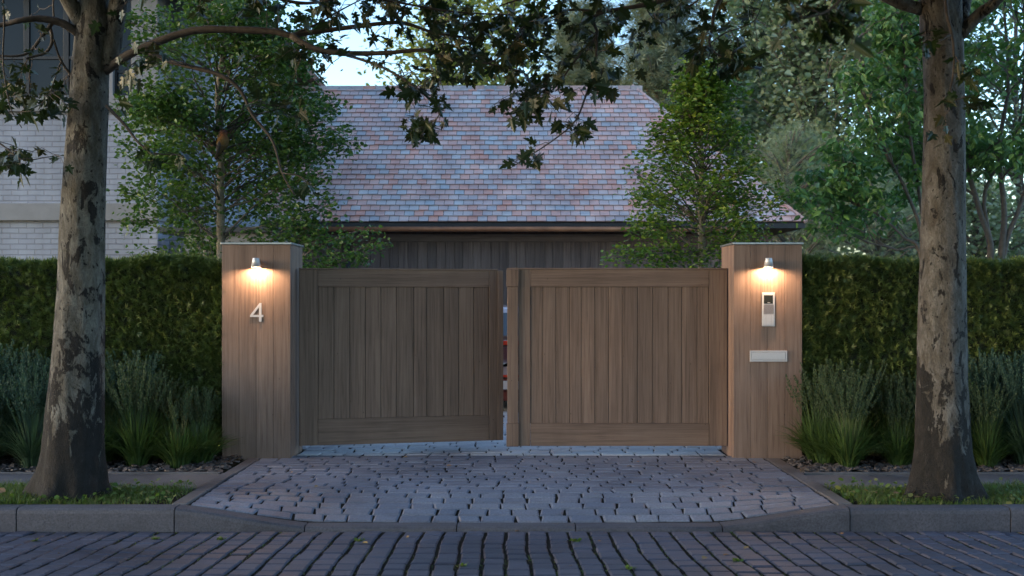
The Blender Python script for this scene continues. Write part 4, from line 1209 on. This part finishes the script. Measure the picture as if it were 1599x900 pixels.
tabL = [(775, 106, 104), (750, 109, 98), (720, 112, 92), (700, 113, 90), (650, 116, 88), (600, 119, 84), (500, 124, 76), (450, 127, 73), (300, 132, 68), (150, 140, 60), (100, 142, 58), (40, 146, 54), (0, 148, 46)]
tabR = [(775, 1469, 100), (750, 1470, 92), (720, 1471, 86), (700, 1471, 83), (600, 1471, 78), (450, 1472, 72), (300, 1474, 67), (150, 1474, 62), (50, 1471, 63), (0, 1467, 66)]
YL = 9.0
def W(px, py, Y): return tuple(P(px, py, Y))
forksL = [([W(148, 60, 9), W(146, 0, 9), W(140, -120, 9.0), W(120, -300, 9.1), (-3.6, 9.2, 7.0), (-3.7, 9.2, 8.6)], .14, .03),
          ([W(168, 105, 9.0), W(178, 45, 9.0), W(186, 0, 8.95), W(215, -140, 8.8), W(300, -320, 8.6), (-1.6, 8.4, 6.6), (-.9, 8.2, 7.8)], .085, .03),
          ([W(135, 45, 9), W(112, 10, 8.9), W(60, -80, 8.7), W(-60, -220, 8.4), (-5.4, 8, 6.4), (-6.2, 7.6, 7.4)], .07, .02),
          ([W(150, -20, 9), W(190, -160, 8.3), (-2.7, 7.0, 6.0), (-2.2, 5.8, 6.8)], .07, .02)]
limbsL = [([(163, 112, 8.98), (190, 92, 8.93), (225, 74, 8.9), (300, 48, 8.9), (380, 47, 8.9), (430, 50, 8.9), (455, 56, 8.9), (480, 52, 8.95), (547, 43, 9.0), (606, 36, 9.0), (635, 37, 9.0), (667, 48, 9.0), (694, 54, 9.0), (760, 62, 9.0)], .036, .007),
          ([(455, 56, 8.9), (480, 73, 8.85), (510, 82, 8.8), (560, 84, 8.8), (610, 82, 8.8), (650, 78, 8.8), (672, 80, 8.8), (700, 93, 8.8), (760, 101, 8.8), (815, 112, 8.8)], .026, .006),
          ([(540, 86, 8.8), (585, 102, 8.75), (620, 118, 8.7), (655, 140, 8.7), (675, 160, 8.7), (686, 178, 8.7), (668, 205, 8.7)], .012, .003),
          ([(222, 78, 8.9), (260, 95, 8.85), (290, 103, 8.8), (345, 118, 8.75), (375, 140, 8.75), (395, 180, 8.75), (425, 220, 8.75), (440, 270, 8.75), (460, 305, 8.75)], .022, .006),
          ([(440, 270, 8.75), (465, 275, 8.7), (490, 292, 8.7)], .006, .003),
          ([(166, 165, 8.9), (195, 195, 8.85), (215, 222, 8.8), (240, 240, 8.8), (275, 243, 8.8)], .014, .004),
          ([(122, 52, 8.95), (95, 36, 8.9), (60, 29, 8.85), (30, 32, 8.8), (0, 40, 8.8), (-60, 50, 8.7)], .034, .014),
          ([(80, 38, 8.85), (62, 62, 8.8), (45, 82, 8.8), (20, 88, 8.75), (-30, 84, 8.7)], .016, .006),
          ([(78, 42, 8.9), (80, 70, 8.85), (68, 84, 8.85), (40, 92, 8.8)], .014, .008),
          ([(84, 62, 8.85), (95, 95, 8.9), (112, 118, 8.95)], .008, .010),
          ([(95, 98, 8.9), (88, 115, 8.85), (78, 150, 8.8)], .007, .003),
          ([(5, -30, 8.7), (8, 30, 8.7), (3, 100, 8.7), (15, 160, 8.7), (35, 200, 8.7)], .009, .003),
          ([(-40, 200, 8.7), (5, 228, 8.7), (40, 250, 8.7), (85, 245, 8.7)], .008, .003),
          ([(82, 40, 8.9), (84, 10, 8.9), (82, -40, 8.9)], .008, .006),
          ([(606, 36, 9.0), (628, 15, 9.0), (660, -10, 9.0)], .010, .004),
          ([(455, 55, 8.9), (500, 35, 9.0), (540, 12, 9.1), (600, -20, 9.1)], .010, .004),
          ([(760, 101, 8.8), (790, 80, 8.8), (820, 40, 8.9), (840, 10, 8.9)], .006, .003),
          ([(560, 84, 8.8), (600, 97, 8.85), (625, 100, 8.85)], .005, .002),
          ([(240, -60, 8.5), (380, -20, 8.6), (470, 5, 8.7), (560, -5, 8.7), (700, 18, 8.8), (800, 24, 8.8)], .018, .005)]
clL = [(20, 150, 30, 28, 13, 4), (70, 165, 38, 26, 16, 4), (15, 250, 28, 30, 14, 4), (85, 245, 25, 10, 2, 3), (30, 40, 40, 30, 4, 3), (60, 95, 40, 30, 5, 3), (95, 130, 20, 30, 4, 3), (100, 178, 12, 14, 2, 3, 8.6),
       (200, 85, 38, 30, 7, 4, 7.9), (165, 35, 30, 20, 3, 3, 7.9), (185, 135, 20, 20, 4, 3, 8.6), (255, 240, 45, 16, 4, 4, 8.7), (430, 100, 40, 30, 5, 3), (458, 150, 25, 30, 4, 4), (470, 80, 30, 25, 4, 4), (490, 292, 12, 10, 2, 2), (415, 150, 20, 20, 2, 2),
       (515, 60, 40, 25, 8, 4), (500, 15, 40, 15, 7, 4), (560, 15, 50, 20, 9, 4), (620, 12, 40, 14, 5, 4), (600, 65, 25, 14, 2, 3), (525, 90, 20, 12, 3, 3), (680, 22, 50, 24, 13, 4), (720, 62, 42, 28, 15, 4), (700, 118, 45, 24, 11, 4), (662, 150, 22, 26, 10, 4), (662, 200, 24, 22, 15, 4), (640, 130, 20, 20, 3, 3), (765, 90, 40, 30, 13, 4), (745, 28, 40, 26, 14, 4), (795, 50, 40, 42, 14, 4), (590, 85, 30, 8, 2, 3), (445, 10, 60, 14, 8, 4), (360, 5, 60, 12, 6, 4), (700, 170, 20, 15, 2, 3), (810, 110, 25, 20, 5, 4), (470, 180, 15, 14, 2, 3)]
forksR = [([W(1467, 50, 9), W(1462, 0, 9), W(1455, -150, 9), W(1470, -320, 9), (3.5, 9.0, 7.0), (3.6, 9, 8.6)], .15, .03),
          ([W(1498, 55, 8.95), W(1530, 22, 8.9), W(1562, -5, 8.8), W(1650, -110, 8.7), (5.2, 8.6, 6.2), (6.2, 8.4, 7.4)], .052, .02),
          ([W(1502, 30, 9), W(1512, -20, 9.1), W(1540, -160, 9.3), (4.2, 9.6, 6.6), (4.6, 9.8, 7.8)], .05, .02),
          ([W(1440, 15, 9), W(1390, -2, 8.95), W(1300, -60, 8.9), W(1180, -120, 8.8), (1.0, 8.7, 5.6), (.2, 8.5, 6.6)], .05, .02),
          ([W(1465, -30, 9), W(1440, -160, 8.3), (2.7, 6.6, 5.6), (2.2, 5.4, 6.4)], .07, .02)]
limbsR = [([(1300, -60, 8.9), (1150, -40, 8.9), (1040, 0, 8.9), (985, 12, 8.9), (945, 18, 8.9), (925, 30, 8.9), (932, 55, 8.85), (910, 80, 8.8), (890, 107, 8.8), (873, 132, 8.8), (845, 155, 8.8)], .022, .004),
          ([(931, 52, 8.85), (933, 73, 8.8), (928, 110, 8.8), (913, 153, 8.8), (897, 190, 8.8), (867, 217, 8.8), (820, 248, 8.8), (798, 262, 8.8)], .011, .003),
          ([(1150, -40, 8.9), (1124, 0, 8.85), (1115, 20, 8.8), (1112, 45, 8.8), (1108, 68, 8.8), (1122, 85, 8.8), (1160, 97, 8.8)], .020, .004),
          ([(1150, -42, 8.9), (1091, 0, 8.9), (1058, 22, 8.9), (1030, 38, 8.9), (1005, 50, 8.9)], .008, .003),
          ([(1108, 68, 8.8), (1135, 50, 8.8), (1155, 45, 8.8), (1180, 30, 8.8), (1195, -5, 8.8)], .006, .003),
          ([(945, 18, 8.9), (900, 15, 8.9), (860, 28, 8.9), (810, 45, 8.9)], .012, .004),
          ([(946, 50, 8.85), (960, 75, 8.8), (975, 90, 8.8), (985, 110, 8.8)], .004, .002),
          ([(1478, -20, 8.6), (1480, 20, 8.5), (1487, 60, 8.45), (1488, 110, 8.45), (1486, 140, 8.45), (1483, 175, 8.45)], .016, .006),
          ([(1489, 85, 8.45), (1500, 110, 8.4), (1508, 130, 8.4)], .006, .003), ([(1486, 55, 8.45), (1470, 62, 8.35), (1450, 70, 8.3)], .005, .003), ([(1488, 160, 8.45), (1505, 152, 8.4), (1522, 148, 8.4)], .005, .003),
          ([(3.0*F/6+799.5, -160, 6.0), (1400, -80, 5.2), (1330, -20, 5.0), (1290, 20, 5.0), (1255, 30, 5.0)], .012, .004),
          ([(1240, -40, 8.9), (1000, -25, 8.9), (860, -10, 8.9), (780, 10, 8.9)], .018, .006)]
clR = [(800, 172, 38, 16, 13, 4), (850, 145, 45, 25, 17, 4), (865, 45, 45, 40, 15, 4), (900, 22, 50, 28, 14, 4), (935, 105, 30, 32, 7, 4), (945, 150, 18, 18, 4, 4), (895, 207, 18, 12, 6, 4), (870, 190, 20, 15, 3, 4), (820, 245, 12, 9, 4, 4), (985, 20, 60, 18, 11, 4), (1000, 55, 30, 20, 3, 3), (990, 110, 8, 6, 1, 3), (1050, 12, 40, 14, 6, 4), (1112, 55, 45, 28, 12, 4), (1150, 95, 50, 16, 15, 4), (1100, 98, 28, 14, 5, 4), (1190, 10, 30, 12, 3, 3), (960, 45, 40, 25, 6, 4), (830, 85, 40, 25, 9, 4), (1080, 85, 30, 20, 4, 4),
       (1305, 38, 34, 28, 8, 4, 5.0), (1225, 15, 12, 12, 2, 3, 5.0), (1285, 5, 60, 14, 5, 4, 5.0), (1200, 85, 6, 8, 1, 2, 5.5),
       (1435, 55, 22, 36, 4, 4, 8.2), (1480, 130, 40, 50, 6, 4, 8.2), (1520, 170, 16, 14, 3, 4, 8.3), (1465, 205, 14, 25, 2, 3, 8.2)]
plane_tree('plane_tree', 'mottled plane tree on the verge left of the drive', tabL, YL, [(math.pi*1.08, .42, .30), (math.pi*1.75, .30, .35), (math.pi*1.42, .22, .3), (.3, .25, .4), (2.0, .3, .4)], 3, forksL, limbsL, clL, (-3.0, 3.6, 6.4), (5.2, 6.8, 2.7), M['bark'], 26000)
plane_tree('plane_tree', 'ridged plane tree on the verge right of the drive', tabR, YL, [(math.pi*1.12, .38, .38), (math.pi*1.88, .42, .38), (math.pi*1.5, .16, .3), (.9, .25, .4), (2.1, .3, .4)], 5, forksR, limbsR, clR, (3.0, 3.6, 6.4), (5.2, 6.8, 2.7), M['bark2'], 26000)

# ------------------------------------------------------------------ bird on the slender tree
bx = P(348, 238, 12.55)
bm = MB()
prf = [(-.145, -.135, .006), (-.11, -.095, .016), (-.06, -.045, .028), (-.035, 0.0, .046), (-.012, .035, .060), (.004, .075, .062), (.012, .105, .050), (.014, .128, .037), (.016, .150, .041), (.022, .170, .043), (.026, .188, .036), (.028, .200, .020), (.028, .204, .004)]
pp = [(bx[0]+x*.55+.0, bx[1], bx[2]+z*.95+.05) for x, z, r in prf]
bm.tube(pp, [r*(1.02 if z < .12 else 1.0) for x, z, r in prf], 16)
hd = np.array(pp[9])
bm.tube([hd+[.03, -.006, .0], hd+[.055, -.008, -.002], hd+[.082, -.010, -.006]], [.010, .006, .0012], 8)
for sx, sy in ((1, -1), (1, 1)):
    bm.tube([hd+[.020, sy*.034, .006], hd+[.022, sy*.040, .006]], [.006, .003], 8, 1)
for sy in (-1, 1):      # folded wings
    bm.tube([np.array(pp[6])+[-.012, sy*.036, 0], np.array(pp[4])+[-.022, sy*.046, -.01], np.array(pp[2])+[-.02, sy*.024, -.01], np.array(pp[1])+[-.01, sy*.008, .0]], [.012, .026, .016, .004], 8, 2)
    bm.tube([np.array(pp[3])+[.012, sy*.014, -.025], bx+[.004, sy*.014, 0]], [.006, .004], 6, 1)
t = NT('brown_orange_plumage'); sp_ = t.n('ShaderNodeSeparateXYZ'); t.l(t.n('ShaderNodeTexCoord').outputs['Generated'], sp_.inputs[0])
c = t.ramp(sp_.outputs[2], [(.1, (.05, .035, .025)), (.35, (.09, .065, .03)), (.6, (.17, .10, .035)), (.78, (.20, .085, .035)), (.9, (.09, .04, .03))])
t.set(t.mix(1, c, t.ramp(t.noise(t.coord(), 120, 3), [(.3, (.7,)*3), (.7, (1.2,)*3)]), 'MULTIPLY'), .85, spec=.2); M['bird'] = t.m
M['wing'] = m_plain('dark_wing', (.05, .04, .035), .8)
# perch: a cut stub of the slender tree carries it
o = bm.build('bird', [M['bird'], M['black_glass'], M['wing']], None, True)
tag(o, 'brown orange breasted bird perched upright in the slender tree', 'bird')

# ------------------------------------------------------------------ far trees
CARD = ([(0, 0, 0), (.30, .25, .05), (.22, .7, .02), (0, 1, 0), (-.22, .7, .02), (-.30, .25, .05)], [(0, 1, 2, 3), (0, 3, 4, 5)])
NEED = ([], [])
for k in range(5):
    a = (k-2)*.5; c, s_ = math.cos(a), math.sin(a); o = len(NEED[0])
    NEED[0].extend([(0, 0, 0), (s_*.5+c*.05, c*.5, .03), (s_, c, -.08), (s_*.5-c*.05, c*.5, .03)]); NEED[1].append((o, o+1, o+2, o+3))
def far_tree(label, x, y, h, rad, mat, z0=1.5, n=110, per=90, size=(.16, .3), leaf=CARD, tip=(-.9, .3), conifer=False, trunk_r=.2, sig=.5, name='far_tree', shape=1.0):
    root = empty(name, (x, y, -.03)); tag(root, label, 'tree', 'trees standing beyond the garden')
    wd = MB(); lv = MB()
    tp = smooth_path([(x, y, -.03), (x+.1, y, h*.3), (x-.1, y, h*.65), (x, y, h*.97)], 16); wd.tube(tp, np.linspace(trunk_r, .04, len(tp)), 8)
    LP = []
    for k in range(n):
        t = RNG.uniform(0, 1)
        z = z0 + (h-z0)*t
        prof = ((1-t)**.8*.95+.06) if conifer else (math.sin(math.pi*min(1, t*.9+.08))**.6)*shape
        a = RNG.uniform(0, 2*np.pi); r = rad*prof*RNG.uniform(.35, 1.05)
        e = np.array([x+r*math.cos(a), y+r*math.sin(a), z + (-.12*r if conifer else .1*r)])
        i0 = int(np.clip((z/h-.12)*len(tp), 1, len(tp)-1)); s_ = tp[i0]
        L = np.linalg.norm(e-s_)
        p = bez(s_, e, np.array([0, 0, .1*L]), 6); wd.tube(p, np.linspace(.05, .012, 6), 4, cap=False)
        m = int(per*RNG.uniform(.5, 1.4)); tt = RNG.uniform(.3, 1.05, m); idx = np.clip(tt*5, 0, 4.999); j = idx.astype(int); fr = (idx-j)[:, None]
        LP.append(p[j]*(1-fr)+p[j+1]*fr + RNG.normal(0, 1, (m, 3))*np.array([sig, sig, sig*(.35 if conifer else .55)]))
    q = np.concatenate(LP); q = q[q[:, 2] > .2]
    X, Y, nn = rand_frames(len(q), tip, .5)
    lv.inst(leaf[0], leaf[1], q, X, Y, nn, RNG.uniform(*size, len(q)))
    wd.build('trunk', M['stem'], root, True); lv.build('crown', mat, root)
def FX(px, Y): return (px-799.5)*Y/F
fa, fb, fc, fd = M['far_a'], M['far_b'], M['far_c'], M['far_d']
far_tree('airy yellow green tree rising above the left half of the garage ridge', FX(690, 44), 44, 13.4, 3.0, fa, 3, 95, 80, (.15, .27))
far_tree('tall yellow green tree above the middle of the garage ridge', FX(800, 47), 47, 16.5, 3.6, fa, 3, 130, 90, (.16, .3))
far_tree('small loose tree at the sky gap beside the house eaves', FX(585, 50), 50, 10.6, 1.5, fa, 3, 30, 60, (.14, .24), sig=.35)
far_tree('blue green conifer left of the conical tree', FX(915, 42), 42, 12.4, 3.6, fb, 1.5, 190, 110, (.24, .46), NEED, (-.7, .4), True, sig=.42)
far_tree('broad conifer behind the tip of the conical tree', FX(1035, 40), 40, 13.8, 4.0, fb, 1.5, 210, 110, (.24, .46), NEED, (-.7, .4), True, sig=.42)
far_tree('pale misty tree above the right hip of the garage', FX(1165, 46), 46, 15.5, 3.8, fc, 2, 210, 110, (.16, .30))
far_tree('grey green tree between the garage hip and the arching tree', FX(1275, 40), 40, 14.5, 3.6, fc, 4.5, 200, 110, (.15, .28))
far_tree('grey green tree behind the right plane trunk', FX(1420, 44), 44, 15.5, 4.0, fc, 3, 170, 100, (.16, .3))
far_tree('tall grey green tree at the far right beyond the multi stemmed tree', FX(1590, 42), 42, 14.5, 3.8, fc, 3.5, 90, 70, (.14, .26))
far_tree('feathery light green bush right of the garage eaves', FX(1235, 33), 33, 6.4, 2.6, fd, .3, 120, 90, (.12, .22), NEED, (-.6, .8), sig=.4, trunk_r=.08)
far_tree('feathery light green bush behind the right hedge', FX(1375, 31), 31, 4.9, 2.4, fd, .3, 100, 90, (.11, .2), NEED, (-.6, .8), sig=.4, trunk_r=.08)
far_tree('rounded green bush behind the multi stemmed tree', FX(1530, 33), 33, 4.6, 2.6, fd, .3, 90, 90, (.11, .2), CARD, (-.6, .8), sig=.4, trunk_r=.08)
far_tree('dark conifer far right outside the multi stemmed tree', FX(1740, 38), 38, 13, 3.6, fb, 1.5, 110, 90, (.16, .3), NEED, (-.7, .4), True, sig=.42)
fw = MB()
# distant wood closing the view low down
N = 26000
x = RNG.uniform(-30, 60, N); y = RNG.uniform(56, 64, N); hh = 5.5 + 2.2*fnoise(x, y*0, .35) + 1.0*fnoise(x, y*0, 1.1)
z = RNG.uniform(0, 1, N)**.8*hh
k = (x > -8); x, y, z = x[k], y[k], z[k]
X, Y, nn = rand_frames(len(x), (-.9, .3), .5)
fw.inst(CARD[0], CARD[1], np.stack([x, y, z], -1), X, Y, nn, RNG.uniform(.3, .55, len(x)))
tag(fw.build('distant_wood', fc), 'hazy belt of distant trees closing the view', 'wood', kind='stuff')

# haze: one even box of air round everything
hz = MB(); hz.box(-280, 280, -170, 280, -1.6, 24)
t = NT('haze_air'); t.t.nodes.remove(t.b)
pvn = t.n('ShaderNodeVolumePrincipled'); pvn.inputs['Color'].default_value = (1, .98, .92, 1); pvn.inputs['Density'].default_value = HAZE; pvn.inputs['Anisotropy'].default_value = .2
t.l(pvn.outputs[0], t.out.inputs['Volume'])
if HAZE > 0: tag(hz.build('haze', t.m), 'thin evening haze between the garden and far trees', 'haze', kind='stuff')
# ================================================================== LIGHT, WORLD, CAMERA
SUN_EL, SUN_AZ = SEL, SAZ
wld = bpy.data.worlds.new('World'); SC.world = wld; wld.use_nodes = True
nt = wld.node_tree; nt.nodes.clear()
sky = nt.nodes.new('ShaderNodeTexSky'); sky.sky_type = 'NISHITA'; sky.sun_disc = False
sky.sun_elevation = R(SUN_EL); sky.sun_rotation = R(SUN_AZ); sky.altitude = 50; sky.air_density = 1.0; sky.dust_density = 1.2; sky.ozone_density = 2.6
bg = nt.nodes.new('ShaderNodeBackground'); bg.inputs[1].default_value = SKY_S
wo_ = nt.nodes.new('ShaderNodeOutputWorld'); nt.links.new(sky.outputs[0], bg.inputs[0]); nt.links.new(bg.outputs[0], wo_.inputs[0])
sl_ = bpy.data.lights.new('sun', 'SUN'); sl_.energy = SUN_S; sl_.angle = R(25); sl_.color = (1, .82, .68)
so = bpy.data.objects.new('sun', sl_); COL.objects.link(so)
az = R(SUN_AZ)
sdir = Vector((math.sin(az)*math.cos(R(SUN_EL)), math.cos(az)*math.cos(R(SUN_EL)), math.sin(R(SUN_EL))))
so.rotation_euler = sdir.to_track_quat('Z', 'Y').to_euler(); so.location = (0, -5, 12)

cam = bpy.data.cameras.new('camera'); cam.sensor_width = 36; cam.lens = 36*F/1599; cam.clip_end = 800; cam.clip_start = .05
cam.shift_y = 15/1599
cam.dof.use_dof = True; cam.dof.focus_distance = 11.0; cam.dof.aperture_fstop = 3.0
co_ = bpy.data.objects.new('camera', cam); COL.objects.link(co_); co_.location = (0, 0, EYE); co_.rotation_euler = (R(90), 0, 0)
SC.camera = co_
vs = SC.view_settings; vs.view_transform = 'Standard'; vs.look = 'None'; vs.gamma = 1; vs.exposure = EXPO; vs.use_curve_mapping = False
SC.cycles.use_denoising = True
SC.cycles.max_bounces = 6; SC.cycles.diffuse_bounces = 3; SC.cycles.transmission_bounces = 3; SC.cycles.transparent_max_bounces = 4
SC.cycles.sample_clamp_indirect = 4
